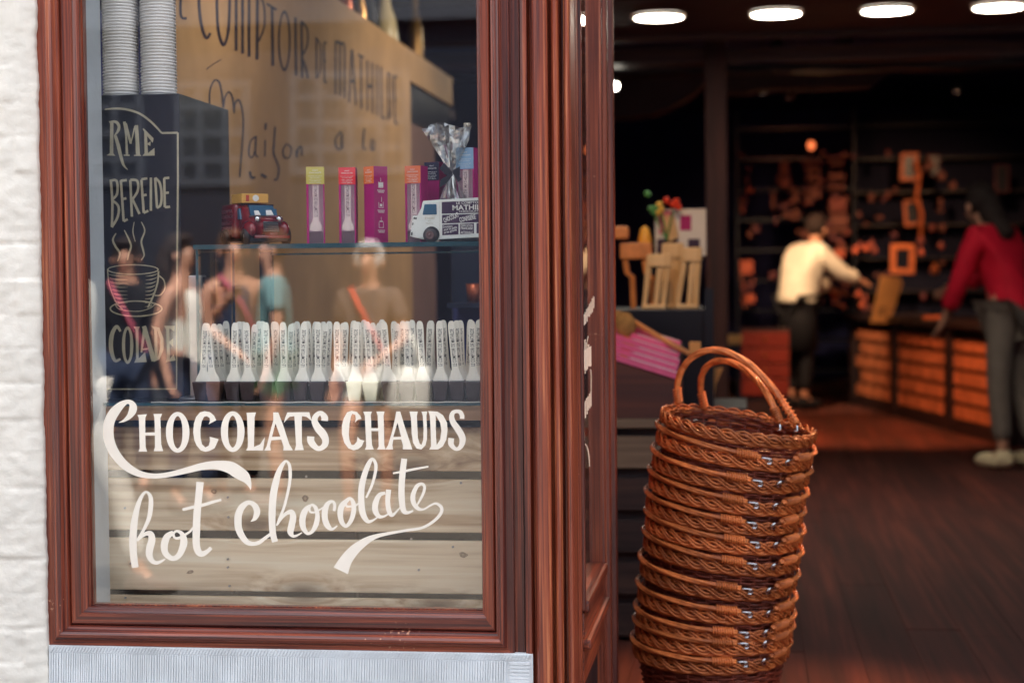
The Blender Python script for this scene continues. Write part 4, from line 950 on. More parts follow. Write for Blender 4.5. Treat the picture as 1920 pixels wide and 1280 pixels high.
for px, py, r, k, nm, lb, ct in ((790, 76, .055, 'cream_glaze', 'round_jar', 'round cream jar standing above the partition, largest of the pots', 'jar'), (738, 55, .03, 'brass', 'brass_jug', 'small brass jug left of the round cream jar', 'jug'),
                         (715, 40, .04, 'copper', 'copper_pot', 'copper pot above the painted shop name', 'pot'), (833, 95, .035, 'brass', 'brass_jug', 'brass jug at the far end of the partition', 'jug'), (690, 15, .045, 'dark_iron', 'iron_pot', 'dark iron pot near the top of the window', 'pot'), (760, 60, .05, 'dark_iron', 'iron_pot', 'dark iron pot beside the round cream jar', 'pot')):
    Y = PX(px, 100, SX).y; zt = ztop-.10; c = P(px, py, Y)
    bm = bmesh.new(); lathe(bm, [(a*r, b*r) for a, b in JUG], (0, 0, r), 24); o = obj(nm, bm, k, smooth=True); o.location = (SX-.07-r-.005, Y-.1, zt); o.scale = (1, 1, max(.6, (c.z-zt)/r/1.05) if c.z > zt+.02 else 1); tag(o, lb, ct)
# back of the display: dark storage behind the glass riser
t = thing('storage_cupboard', 'dark blue cupboard standing inside behind the glass shelf', 'cupboard', (-.42, 1.6, 0))
bm = bmesh.new(); box(bm, P(846, 560, 1.6).x, P(925, 560, 1.6).x, 1.6, 2.2, 0, P(860, 468, 1.6).z, bev=.004); obj('carcass', bm, 'black_metal', t)
bm = bmesh.new(); box(bm, P(850, 560, 1.598).x, P(925, 560, 1.598).x, 1.592, 1.5995, .1, P(860, 566, 1.6).z); obj('door', bm, 'navy_wall', t)
bm = bmesh.new(); lathe(bm, [(.0001, 0), (.016, 0), (.02, .05), (.018, .05), (.015, .004)], seg=20); c = P(888, 566, 1.5); o = obj('clay_cup', bm, 'copper', smooth=True); o.location = (c.x, 1.5, c.z); tag(o, 'small terracotta cup beside the window frame inside', 'cup')
s2 = thing('side_shelf', 'narrow dark shelf carrying the terracotta cup', 'shelf', (c.x, 1.5, c.z-.01)); bm = bmesh.new(); box(bm, c.x-.06, c.x+.1, 1.42, 1.59, c.z-.015, c.z-.0005); obj('board', bm, 'black_metal', s2)

for nm in ('willow', 'willow_dark'):
    n = M[nm].node_tree.nodes; L = M[nm].node_tree.links; oi = n.new('ShaderNodeObjectInfo'); hs = n.new('ShaderNodeHueSaturation'); mr = n.new('ShaderNodeMapRange'); mr.inputs[3].default_value = .72; mr.inputs[4].default_value = 1.22
    src = n['Principled BSDF'].inputs['Base Color'].links[0].from_socket; L.new(oi.outputs['Random'], mr.inputs[0]); L.new(mr.outputs[0], hs.inputs['Value']); L.new(src, hs.inputs['Color']); L.new(hs.outputs[0], n['Principled BSDF'].inputs['Base Color'])
# ================================================================== DOORWAY: STACK OF BASKETS
YB = .95
def rim_pt(th, r_=1.0, dz=0.0): return Vector((.178*r_*math.cos(th), .150*r_*math.sin(th), dz))
BH = .175
def basket_body():
    bm = bmesh.new()
    def rad(z):                       # z from 0 (base) to BH
        f = z/BH; return .80+.185*f
    n = 30
    for i in range(n):
        th = 2*math.pi*i/n; tube(bm, [Vector((.178*rad(z)*math.cos(th), .150*rad(z)*math.sin(th), z-BH)) for z in (0, .06, .12, BH)], .0026, 5)
    rows_ = 24
    for r_ in range(rows_):
        z = .004+r_*(BH-.008)/(rows_-1); ph = math.pi*(r_ % 2); pts = []; N = 90
        jz = rnd.uniform(0, 6)
        for i in range(N):
            th = 2*math.pi*i/N; k = rad(z)+.022*math.sin(th*n/2+ph); pts.append(Vector((.178*k*math.cos(th), .150*k*math.sin(th), z-BH+.0012*math.sin(th*3+jz))))
        tube(bm, pts, .0030+rnd.uniform(-.0004, .0005), 5, closed=True)
    # woven base
    for k in (.15, .3, .45, .6, .75): tube(bm, [Vector((.178*k*math.cos(a)*1.0, .15*k*math.sin(a), .002-BH)) for a in [2*math.pi*i/40 for i in range(40)]], .010, 4, closed=True)
    return bm
def rim_braid():
    bm = bmesh.new(); N = 260; turns = 8
    for s_ in range(4):
        for off in (-.0032, .0032):
            pts = []; ph = 2*math.pi*s_/4
            for i in range(N):
                th = 2*math.pi*i/N; u = th*turns+ph
                rr_ = 1.012+.042*math.sin(u); z = -.001+.0052*math.sin(2*u)+off*1.2
                pts.append(Vector((.178*rr_*math.cos(th), .150*rr_*math.sin(th), z+.006*math.cos(u)*.9)))
            tube(bm, pts, .0024, 5, closed=True)
    for off in (-.012, -.017): tube(bm, [Vector((.178*1.0*math.cos(a), .150*1.0*math.sin(a), off+.001*math.sin(a*20))) for a in [2*math.pi*i/120 for i in range(120)]], .0035, 5, closed=True)
    return bm
def rope(path, rad=.0066, tw=9, strands=3, sr=.0036):
    bm = bmesh.new(); pts = [Vector(p) for p in path]; n = len(pts)
    for s_ in range(strands):
        q = []
        for i, p in enumerate(pts):
            t_ = (pts[min(i+1, n-1)]-pts[max(i-1, 0)]).normalized(); a = Vector((0, 0, 1)) if abs(t_.z) < .92 else Vector((1, 0, 0))
            u = t_.cross(a).normalized(); v = t_.cross(u); f = i/(n-1)*tw*2*math.pi/ (2*math.pi)*1.0
            ang = 2*math.pi*(s_/strands)+i/(n-1)*tw; k = (rad-sr)
            q.append(p+u*math.cos(ang)*k+v*math.sin(ang)*k)
        tube(bm, q, [sr*(.8 if i in (0, n-1) else 1) for i in range(n)], 6)
    return bm
def wrap(path, n=9, rad=.0092):
    bm = bmesh.new(); pts = [Vector(p) for p in path]; L_ = len(pts)-1; q = []
    N = n*12
    for i in range(N+1):
        f = i/N; x = f*L_; k = min(int(x), L_-1); p = pts[k].lerp(pts[k+1], x-k); t_ = (pts[k+1]-pts[k]).normalized(); a = Vector((0, 0, 1)) if abs(t_.z) < .92 else Vector((1, 0, 0))
        u = t_.cross(a).normalized(); v = t_.cross(u); g = 2*math.pi*n*f; q.append(p+u*math.cos(g)*rad+v*math.sin(g)*rad)
    tube(bm, q, .0019, 5); return bm
PIV = R(-38)
def lying(front=True):
    a0 = R(-71) if front else R(-42); a1 = R(-71)-math.pi+.45 if front else R(-42)+math.pi-.45
    return [rim_pt(a0+(a1-a0)*i/60, 1.045+.035*math.sin(math.pi*i/60), .0145+.014*math.sin(math.pi*min(1, i/45)/2)) for i in range(61)]
def hook(th, flip=1):
    bm = bmesh.new(); c = rim_pt(th, 1.06, .013); tg = Vector((-math.sin(th), math.cos(th), 0))*flip; o_ = Vector((math.cos(th), math.sin(th), 0))
    tube(bm, [c-tg*.012, c, c+tg*.010+o_*.003, c+tg*.016+Vector((0, 0, -.006)), c+tg*.012+Vector((0, 0, -.013)), c+tg*.004+Vector((0, 0, -.012))], .0028, 6)
    ball(bm, c+tg*.008-Vector((0, 0, .004)), .0042, 8, 6); return bm
meshes = {}
def basket(first, loc, rx, ry, rz, up_handles=False):
    root = bpy.data.objects.new('wicker_basket', None); root.empty_display_size = .1; col.objects.link(root)
    def add(nm, fn, m_):
        if nm not in meshes:
            o = obj(nm.split('/')[0], fn(), m_, root, smooth=True, local=True); meshes[nm] = o.data
        else:
            o = bpy.data.objects.new(nm.split('/')[0], meshes[nm]); col.objects.link(o); o.parent = root
        return o
    add('woven_body', basket_body, 'willow_dark'); add('braided_rim', rim_braid, 'willow')
    if not up_handles:
        h1 = add('handle/f', lambda: rope(lying(True)), 'willow'); h2 = add('handle/b', lambda: rope(lying(False)), 'willow')
        for h_, k, fr_ in ((h1, 'f', True), (h2, 'b', False)):
            pth = lying(fr_)[1:8]
            for nm, fn, m_ in (('wrapping/'+k, lambda: wrap(pth), 'willow'), ('hook/'+k, lambda: hook(R(-67) if fr_ else R(-46), 1 if fr_ else -1), 'chrome')):
                o = add(nm, fn, m_); o.parent = h_
    root.location = loc; root.rotation_euler = (rx, ry, rz); return root
spec_ = [(1384, 796, 0), (1376, 838, 1), (1370, 878, 2), (1366, 918, 3), (1362, 955, 4), (1359, 992, 5), (1354, 1030, 6), (1345, 1074, 7), (1338, 1120, 8), (1335, 1158, 9), (1334, 1182, 10), (1336, 1214, 11)]
bas = []
for px, py, i in spec_:
    c = P(px+rnd.uniform(-5, 5)*(i > 0), py, YB+rnd.uniform(-.006, .006)); ry = R(8.6+rnd.uniform(-1.8, 1.8)) if i else R(8.8); rx = R(5+rnd.uniform(-1.8, 1.8))
    ry = R((8.8, 8.5, 8.2, 7.8, 7.2, 6.8, 6.2, 5.2, 3.6, 2.4, 1.6, 1.0)[i]+rnd.uniform(-.8, .8)*(i > 0))
    b = basket(i == 0, c, rx, ry, R(rnd.uniform(-5, 5)) if i else 0, up_handles=(i == 0))
    q = ['topmost brown wicker basket of the doorway stack with its handles raised', 'wicker basket directly beneath the one with raised handles', None][min(i, 2)]
    if q is None: q = f'brown wicker basket with folded handles, {ordw(i+1)} from the top of the stack' if i < 11 else 'lowest brown wicker basket of the stack with its woven side showing'
    tag(b, q, 'basket', 'wicker baskets nested in a tall stack'); bas.append(b)
top = bas[0]; bpy.context.view_layer.update()
inv = top.matrix_world.inverted()
for pts in ([(1272,757,.02),(1270,722,.01),(1280,690,.0),(1303,666,-.01),(1334,656,-.02),(1368,662,-.03),(1404,682,-.045),(1436,712,-.06),(1464,748,-.075),(1494,794,-.09)],
            [(1322,768,.13),(1314,730,.12),(1318,698,.10),(1336,680,.08),(1362,677,.05),(1392,690,.02),(1420,714,-.03),(1440,742,-.07),(1453,768,-.09),(1462,792,-.10)]):
    w3 = [inv @ P(x, y, YB+d) for x, y, d in pts]; path = cat([tuple(p) for p in w3], 7)
    h_ = obj('handle', rope(path, .0086, 9, 4, .0048), 'willow', top, smooth=True, local=True)
    obj('wrapping', wrap(path[-9:-2], 6, .0098), 'willow', h_, smooth=True, local=True); obj('wrapping', wrap(path[1:7], 6, .0098), 'willow', h_, smooth=True, local=True)
    bm = bmesh.new(); e = Vector(path[-1]); tube(bm, [e, e+Vector((.002, -.004, -.008)), e+Vector((.004, -.006, -.016)), e+Vector((-.004, -.006, -.018))], .003, 6); obj('hook', bm, 'chrome', h_, smooth=True, local=True)

# ================================================================== WARES LEFT OF THE BASKETS
def pb(bm, px0, px1, py0, py1, Y, d, bev=0):
    a = P(px0, (py0+py1)/2, Y); b = P(px1, (py0+py1)/2, Y); return box(bm, a.x, b.x, Y, Y+d, P((px0+px1)/2, py1, Y).z, P((px0+px1)/2, py0, Y).z, bev)
YS = 1.9
stand = thing('crate_stand', 'stand of stacked wooden crates behind the basket stack', 'crate stand', (P(1220, 800, YS).x, YS+.2, 0))
xa, xb = P(1130, 800, YS).x, P(1288, 800, YS).x
bm = bmesh.new(); z1 = P(1220, 786, YS).z; box(bm, xa, xb, YS-.01, YS+.5, z1-.025, z1, bev=.003); obj('shelf_board', bm, 'crate_wood', stand)
z = z1-.05; bm = bmesh.new()
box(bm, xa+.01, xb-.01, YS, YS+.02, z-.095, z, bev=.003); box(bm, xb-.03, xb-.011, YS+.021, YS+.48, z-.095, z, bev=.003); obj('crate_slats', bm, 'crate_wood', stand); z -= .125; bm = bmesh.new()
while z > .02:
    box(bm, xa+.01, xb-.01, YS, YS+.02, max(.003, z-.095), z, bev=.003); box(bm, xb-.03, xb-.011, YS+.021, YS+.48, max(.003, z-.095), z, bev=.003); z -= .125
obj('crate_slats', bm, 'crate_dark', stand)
bm = bmesh.new(); box(bm, xa+.02, xb-.04, YS+.03, YS+.46, 0.003, z1-.03); obj('crate_inside', bm, 'dark_wood', stand)
# pink carton tray
tr = thing('carton_tray', 'dark wooden tray box holding sloping pink cartons', 'tray', (P(1215, 740, YS).x, YS+.2, z1))
def slope(px, py, Y): return P(px, py, Y)
bm = bmesh.new()
A0, A1 = P(1130, 672, YS+.03), P(1272, 716, YS+.03); zb_ = z1+.001
f_ = [bm.verts.new(v) for v in ((A0.x, YS+.03, zb_), (A1.x, YS+.03, zb_), (A1.x, YS+.03, A1.z), (A0.x, YS+.03, A0.z))]
g_ = [bm.verts.new(v) for v in ((A0.x, YS+.40, zb_), (A1.x, YS+.40, zb_), (A1.x, YS+.40, A1.z+.10), (A0.x, YS+.40, A0.z+.10))]
bm.faces.new(f_); bm.faces.new(g_[::-1])
for i in range(4): j = (i+1) % 4; bm.faces.new((f_[i], g_[i], g_[j], f_[j]))
obj('tray_box', bm, 'beam_wood', tr)
dirx = (A1-A0).normalized()
for j in range(6):
    bm = bmesh.new(); y0 = YS+.035+j*.062; zo = .006+j*.0165
    for part, (s0, s1, mt_) in enumerate(((0, .22, 'magenta_card'), (.22, .30, 'label_orange'), (.30, 1.0, 'pink_gloss'))):
        pass
    L_ = (A1-A0).length*(.98-.02*(j % 2)); o_ = A0+Vector((0, 0, zo)); n_ = Vector((-dirx.z, 0, dirx.x))
    if n_.z < 0: n_ = -n_
    def slab2(s0, s1, h, y0_, y1_, bmx):
        a = o_+dirx*L_*s0; b = o_+dirx*L_*s1
        v = [bmx.verts.new(Vector((p.x, y_, p.z))+n_*hh) for y_ in (y0_, y1_) for hh in (0, h) for p in (a, b)]
        for q in ((0, 1, 3, 2), (4, 6, 7, 5), (0, 4, 5, 1), (2, 3, 7, 6), (0, 2, 6, 4), (1, 5, 7, 3)): bmx.faces.new([v[k] for k in q])
    if 'pink_gloss' not in M: mat('pink_gloss', C(232, 104, 146), .3, noise_amt=.1, noise_scale=25); mat('pale_pink', C(255, 236, 238), .3, noise_amt=.06, noise_scale=25)
    ct = thing('pink_carton', f'pink chocolate carton lying in the sloping tray, {ordw(j+1)} row from the front', 'carton', tuple(o_+Vector((0, y0-YS-.03, 0))), 'pink cartons lying in the sloping tray')
    slab2(0, 1, .018, y0, y0+.056, bm); obj('shell', bm, 'pink_gloss', ct)
    bm = bmesh.new(); slab2(.34+.04*(j % 3), .97, .0188, y0+.004, y0+.05, bm); obj('window_film', bm, 'pale_pink', ct)
    bm = bmesh.new(); slab2(.2, .30+.03*(j % 3), .0191, y0+.003, y0+.053, bm); obj('flavour_label', bm, ['label_orange', 'label_red', 'label_coral'][j % 3], ct)
# wooden figures, white card, flowers on a dark counter
YF = 2.75
t = thing('dark_counter', 'dark display counter under the pale wooden easels', 'counter', (P(1250, 700, YF).x, YF+.3, 0))
zt_ = P(1250, 579, YF).z
bm = bmesh.new(); box(bm, P(1120, 650, YF).x, P(1330, 650, YF).x, YF-.05, YF+.6, .003, zt_, bev=.004); obj('carcass', bm, 'black_panel', t)
bm = bmesh.new(); pb(bm, 1322, 1338, 540, 790, YF-.09, .03); obj('post', bm, 'black_panel', t)
wood('easel_wood', [C(214, 176, 124), C(232, 198, 148), C(242, 212, 168)], 'Z', fine=90, rough=.6, coat=0)
def aframe(px, topw, botw, py0, py1, Y, label, scale=1):
    c = P(px, py1, Y); t = thing('wooden_easel', label, 'easel', (c.x, Y, zt_), 'pale wooden easels on the dark counter')
    h_ = P(px, py0, Y).z-zt_; k = P(px+1, 500, Y).x-P(px, 500, Y).x
    for sx, nm in ((-1, 'leg'), (.2, 'leg'), (1, 'leg')):
        bm = bmesh.new(); tube(bm, [Vector((c.x+sx*botw*k*.5, Y, zt_+.012)), Vector((c.x+sx*topw*k*.5+.02, Y, zt_+h_))], [.008, .013], 6); obj(nm, bm, 'easel_wood', t)
    bm = bmesh.new(); box(bm, c.x-botw*k*.62, c.x+botw*k*.62, Y-.02, Y+.02, zt_+.0005, zt_+.016, bev=.004); obj('base_bar', bm, 'easel_wood', t)
    bm = bmesh.new(); box(bm, c.x-topw*k*.3, c.x+topw*k*.5+.03, Y-.018, Y+.018, zt_+h_*.78, zt_+h_*1.02, bev=.006); obj('head_block', bm, 'easel_wood', t)
aframe(1226, 34, 36, 478, 576, YF, 'leftmost pale wooden easel with splayed legs on the dark counter')
aframe(1252, 30, 22, 458, 577, YF+.12, 'middle pale wooden easel standing slightly behind the other two')
aframe(1288, 24, 34, 466, 576, YF+.02, 'rightmost pale wooden easel, in front of the white card')
bd = thing('display_card', 'white display card with pink and plum printed boxes', 'card', (P(1285, 480, YF+.3).x, YF+.3, zt_))
bm = bmesh.new(); pb(bm, 1228, 1324, 392, 480, YF+.3, .012, bev=.002); obj('card', bm, 'white_paper', bd)
bm = bmesh.new(); pb(bm, 1296, 1310, 480, 578, YF+.313, .012); obj('strut', bm, 'easel_wood', bd)
for a, b, c_, d_, m_ in ((1236, 1262, 396, 438, 'pink_gloss'), (1275, 1296, 404, 432, 'magenta_card'), (1232, 1270, 448, 478, 'aubergine'), (1290, 1312, 448, 480, 'aubergine')):
    bm = bmesh.new(); pb(bm, a, b, c_, d_, YF+.298, .0025); obj('printed_box', bm, m_, bd)
bm = bmesh.new()
for i in range(3): a = P(1258+i*5, 452-i*3, YF+.28); b = P(1243+i*9, 402, YF+.27); tube(bm, [a, b], [.010, .006], 6)
obj('wooden_strip', bm, 'easel_wood', bd)
fv = thing('flower_bunch', 'bunch of red, yellow and green artificial flowers above the white card', 'flowers', tuple(P(1245, 400, YF+.25)))
for nm, cc, ps in (('petal_red', (224, 66, 40), ((1250, 376), (1262, 384), (1272, 388), (1268, 378))), ('petal_yellow', (228, 190, 90), ((1236, 384), (1240, 392), (1234, 398))), ('leaf_green', (80, 150, 90), ((1214, 364), (1221, 392), (1226, 398), (1230, 390)))):
    mat(nm, C(*cc), .6); bm = bmesh.new()
    for x, y in ps: ball(bm, P(x, y, YF+.25), (.014, .012, .012), 8, 6, Matrix.Rotation(rnd.uniform(0, 3), 4, 'Y'))
    bm2 = obj(nm.split('_')[0] if nm[0] == 'p' else 'leaves', bm, nm, fv, smooth=True)
bm = bmesh.new()
for x in (1222, 1240, 1262): tube(bm, [P(x, 394, YF+.25), P(1250, 450, YF+.27)], .003, 5)
obj('stem', bm, 'leaf_green', fv)
# toys and figures further left, seen just past the side panel
mat('amber', C(214, 140, 84), .5, noise_amt=.3, noise_scale=18)
tb = thing('wooden_toy', 'orange brown wooden pull toy left of the easels', 'toy', (P(1185, 500, YF+.1).x, YF+.1, zt_))
bm = bmesh.new(); pb(bm, 1162, 1222, 455, 486, YF+.1, .05, bev=.008); obj('body', bm, 'amber', tb)
bm = bmesh.new(); pb(bm, 1150, 1178, 424, 448, YF+.1, .05, bev=.01); obj('head', bm, 'amber', tb)
for a in (1172, 1208): bm = bmesh.new(); tube(bm, [P(a, 484, YF+.12), P(a+4, 512, YF+.12), P(a+14, 520, YF+.12), P(a+16, 578, YF+.12)], .011, 6); obj('leg', bm, 'amber', tb)
bm = bmesh.new(); lathe(bm, [(.0001, -.04), (.02, -.036), (.024, -.01), (.014, .03), (.0001, .04)], P(1209, 444, YF+.15), 16); o = obj('yellow_candle', bm, mat('candle_yellow', C(236, 176, 72), .4).name, smooth=True); tag(o, 'yellow candle standing on the wooden pull toy', 'candle')
bm = bmesh.new(); tube(bm, [P(1164, 588, YS+.36), P(1230, 628, YS+.30), P(1294, 664, YS+.24)], .0085, 6); o = obj('broomstick', bm, 'amber', smooth=True); tag(o, 'brown wooden broomstick leaning behind the pink cartons', 'broomstick')
bm = bmesh.new(); ball(bm, P(1172, 612, YS+.30), (.035, .03, .045), 14, 10); ball(bm, P(1160, 600, YS+.32), (.03, .03, .03), 14, 10); o = obj('burlap_sack', bm, mat('burlap', C(156, 116, 66), .9, noise_amt=.35, noise_scale=40, bump=.4).name, smooth=True); tag(o, 'small burlap sack behind the pink cartons', 'sack')
def card(name, px0, px1, py0, py1, Y, m_, label, ct, d=.03):
    bm = bmesh.new(); pb(bm, px0, px1, py0, py1, Y, d, bev=.003); return tag(obj(name, bm, m_, base=tuple(P((px0+px1)/2, py1, Y))), label, ct)
mat('yellow_card', C(214, 152, 88), .6, noise_amt=.12, noise_scale=12)
card('yellow_box', 1292, 1314, 641, 668, YS+.32, 'yellow_card', 'small pale yellow box just behind the raised basket handles', 'box')
bm = bmesh.new(); prism(bm, [(1330,690),(1356,690),(1342,722),(1337,762),(1322,762),(1332,716)], YS+.9, YS+.93, lambda x, z, y: P(x, z, YS+.9)+Vector((0, y-YS-.9, 0))); o = obj('ribbon_tag', bm, 'yellow_card'); tag(o, 'ochre paper bow tag seen through the basket handles', 'tag')
lt = thing('low_table', 'low dark table behind the basket handles', 'table', (P(1360, 780, YS+.8).x, YS+1, 0))
bm = bmesh.new(); box(bm, P(1290,760,YS+.8).x, P(1400,760,YS+.8).x, YS+.8, YS+1.3, P(1340,764,YS+.8).z-.03, P(1340,764,YS+.8).z-.001, bev=.003); obj('table_top', bm, 'dark_wood', lt)
for a in (1295, 1395):
    bm = bmesh.new(); X = P(a, 780, YS+.85).x; box(bm, X-.015, X+.015, YS+.85, YS+.88, .002, P(1340,764,YS+.8).z-.031); obj('leg', bm, 'dark_wood', lt)

# ================================================================== SHOP INTERIOR
# ceiling trough with round downlights
zc = P(1235, 34, 5.1).z
tr_ = thing('ceiling_trough', 'brown painted ceiling board carrying the row of round lights', 'ceiling board', (1, 5.1, zc))
bm = bmesh.new(); box(bm, -2.39, 3.59, P(1500, 30, 5.1).y-.45, 5.75, zc+.012, zc+.05); obj('board', bm, mat('brown_soffit', C(92, 66, 60), .6, noise_amt=.2, noise_scale=4).name, tr_)
bm = bmesh.new(); box(bm, -2.39, 3.59, 5.751, 5.80, zc-.02, zc+.06); obj('edge', bm, 'beam_wood', tr_)
emit('lamp_glow', (1, .93, .78, 1), 6.0)
lights = [1873, 1663, 1455, 1235, 1018, 2083]
for i, px in enumerate(lights):
    c = P(px, 34, 5.1); t = thing('ceiling_light', '', 'ceiling light', (P(px, 30, 5.1).x, 5.1, zc+.011), 'round ceiling lights in a row')
    t['label'] = {1873: 'rightmost glowing round ceiling light at the picture corner', 1663: 'second glowing round ceiling light from the right edge', 1455: 'third glowing round ceiling light from the right edge', 1235: 'leftmost fully visible glowing round ceiling light in the doorway', 1018: 'round ceiling light glimpsed behind the fluted corner post', 2083: 'round ceiling light beyond the right picture edge'}[px]
    bm = bmesh.new(); lathe(bm, [(.0001, -.012), (.112, -.012), (.116, -.008)], (0, 0, 0), 32); obj('diffuser', bm, 'lamp_glow', t, smooth=True, local=True)
    bm = bmesh.new(); lathe(bm, [(.117, -.014), (.124, -.014), (.126, 0)], (0, 0, 0), 32); obj('rim', bm, 'brass', t, smooth=True, local=True)
# beams
def beam(px, py0, py1, Y, d, label, x0=-2.39, x1=3.59, m_='beam_wood'):
    za, zb2 = P(px, py1, Y).z, P(px, py0, Y).z; bm = bmesh.new()
    vs = box(bm, x0, x1, Y, Y+d, za, zb2); bmesh.ops.subdivide_edges(bm, edges=[e for e in bm.edges if abs(e.verts[0].co.x-e.verts[1].co.x) > 1], cuts=40)
    for v in bm.verts: v.co += Vector((0, noise.noise(v.co*3+Vector((0, Y, 0)))*.03, noise.noise(v.co*4)*.025))
    o = obj('ceiling_beam', bm, m_, base=(0, Y, za), smooth=False); return tag(o, label, 'beam')
beam(1500, 84, 112, 6.4, .22, 'rough brown ceiling beam right behind the row of round lights')
beam(1500, 118, 132, 8.2, .25, 'darker thin ceiling beam further back in the shop', m_='dark_wood')
# lowered ceiling piece at the left with an arched edge
bm = bmesh.new(); prism(bm, [(1100,140),(1325,142),(1318,160),(1300,176),(1262,200),(1225,214),(1180,221),(1100,221)], 9.0, 9.25, lambda x, z, y: P(x, z, 9.0)+Vector((0, y-9, 0))); o = obj('arched_bulkhead', bm, 'brown_soffit'); tag(o, 'dim reddish arched bulkhead under the ceiling at the left', 'bulkhead')
bm = bmesh.new(); prism(bm, [(1330,140),(1665,136),(1650,150),(1630,164),(1590,164),(1420,168),(1400,176),(1340,178)], 9.6, 9.8, lambda x, z, y: P(x, z, 9.6)+Vector((0, y-9.6, 0))); o = obj('bulkhead', bm, 'brown_soffit'); tag(o, 'dim reddish flat bulkhead under the ceiling above the white-shirted worker', 'bulkhead')
# pillar
wood('dark_red_timber', [C(34, 14, 14), C(58, 26, 22), C(84, 40, 30)], 'Z', fine=60, rough=.8, coat=0)
pl = thing('timber_pillar', 'square reddish timber pillar left of the white-shirted worker', 'pillar', (P(1345, 600, 6.3).x, 6.4, 0))
bm = bmesh.new(); a, b = P(1324, 500, 6.3).x, P(1364, 500, 6.3).x; box(bm, a, b, 6.3, 6.3+b-a, 0.002, 2.895, bev=.008); obj('shaft', bm, 'dark_red_timber', pl)

# glowing bulbs
def bulb(px, py, Y, r, label, s=1):
    c = P(px, py, Y); t = thing('hanging_bulb', label, 'bulb', tuple(c))
    bm = bmesh.new(); ball(bm, (0, 0, 0), (r, r, r*1.15), 14, 10); obj('globe', bm, 'lamp_glow' if s else 'amber_glow', t, smooth=True, local=True)
    bm = bmesh.new(); tube(bm, [(0, 0, r), (0, 0, 2.89-c.z)], .004, 5); obj('cord', bm, 'black_rubber', t, local=True)
emit('amber_glow', (1, .20, .06, 1), .22)
bulb(1154, 162, 6.8, .018, 'small glowing bulb hanging at the left edge of the doorway')
bulb(1521, 273, 9.6, .028, 'dim orange bulb hanging above the white-shirted worker', 0)
# wall shelving with rows of packets
mat('packet_red', C(122, 56, 46), .6, noise_amt=.3, noise_scale=9); mat('packet_orange', C(176, 84, 58), .6, noise_amt=.25, noise_scale=9); mat('packet_plum', C(96, 44, 52), .6, noise_amt=.3, noise_scale=9)
sh = thing('wall_shelving', 'dark tall wall shelving stacked with dim red packets', 'shelving', (P(1560, 700, 12.6).x, 12.8, 0))
X0, X1 = P(1385, 500, 12.6).x, P(1600, 500, 12.6).x
for i in range(9):
    z = .25+i*.27; bm = bmesh.new(); box(bm, X0, X1, 12.6, 12.95, z, z+.02); obj('shelf', bm, 'black_panel', sh)
for x in (X0-.02, X1): bm = bmesh.new(); box(bm, x, x+.019, 12.58, 12.95, .002, 2.6); obj('upright', bm, 'black_panel', sh)
rr2 = random.Random(3); mat('packet_dim', C(110, 62, 52), .7, noise_amt=.4, noise_scale=12)
packs = [(1462,1478,302,330),(1462,1482,336,352),(1480,1496,352,360),(1505,1540,300,306),(1508,1538,312,318),(1512,1538,322,340),(1504,1516,352,358),(1518,1540,346,372),(1508,1520,378,384),(1553,1582,292,298),(1555,1582,304,310),(1553,1584,324,338),(1553,1584,346,356),(1556,1586,370,398),(1556,1590,402,424),(1553,1588,428,436),(1556,1582,446,452),(1564,1584,466,484),(1446,1454,358,392),(1486,1498,362,380),(1466,1502,398,408),(1462,1480,384,392),(1400,1412,352,362),(1388,1412,488,514),(1392,1416,552,568),(1556,1575,500,512)]
for k in range(120):
    cx_ = rr2.choice([rr2.uniform(1388, 1420), rr2.uniform(1446, 1500), rr2.uniform(1500, 1545), rr2.uniform(1550, 1590), rr2.uniform(1596, 1680), rr2.uniform(1730, 1790)]); cy_ = rr2.uniform(290, 585); ww = rr2.uniform(5, 13); hh_ = rr2.uniform(5, 16)
    packs.append((cx_-ww/2, cx_+ww/2, cy_-hh_, cy_))
for k, (a, b, c_, d_) in enumerate(packs):
    bm = bmesh.new(); pb(bm, a, b, c_, d_, 12.45, .12, bev=.006)
    o = obj('packet', bm, ('packet_orange' if k in (17, 22, 23, 24) else rr2.choice(['packet_red', 'packet_dim', 'packet_plum', 'packet_dim'])), base=tuple(P((a+b)/2, d_, 12.45)))
    tag(o, 'small reddish packet among the goods on the dim back shelving', 'packet', 'red packets on the back shelving')
# red lacquer drawers behind the basket handles
dr = thing('drawer_unit', 'low red orange wooden drawer unit behind the basket handles', 'drawers', (P(1440, 720, 9.4).x, 9.6, 0))
mat('drawer_red', C(112, 44, 36), .5, noise_amt=.25, noise_scale=6)
a, b = P(1388, 700, 9.4).x, P(1481, 700, 9.4).x; bm = bmesh.new(); box(bm, a, b, 9.42, 9.9, .003, P(1440, 617, 9.4).z); obj('carcass', bm, 'dark_wood', dr)
for i, (c_, d_) in enumerate(((622, 650), (653, 680), (683, 708), (711, 741))):
    bm = bmesh.new(); pb(bm, 1390, 1479, c_, d_, 9.39, .028, bev=.004); q = obj('drawer', bm, 'drawer_red', dr)
    bm = bmesh.new(); ball(bm, P(1434, (c_+d_)/2, 9.38), .012, 8, 6); obj('knob', bm, 'brass', q)
bm = bmesh.new(); pb(bm, 1352, 1392, 628, 646, 7.6, .2, bev=.01); o = obj('bread_board', bm, 'yellow_card', base=tuple(P(1372, 646, 7.6))); tag(o, 'pale wooden box on a stool beside the timber pillar', 'box')
st2 = thing('dark_stool', 'dark stool beneath the pale wooden box', 'stool', (P(1372, 700, 7.6).x, 7.7, 0)); bm = bmesh.new(); c = P(1372, 647, 7.6); box(bm, c.x-.06, c.x+.06, 7.6, 7.82, c.z-.03, c.z-.001); obj('seat', bm, 'black_panel', st2)
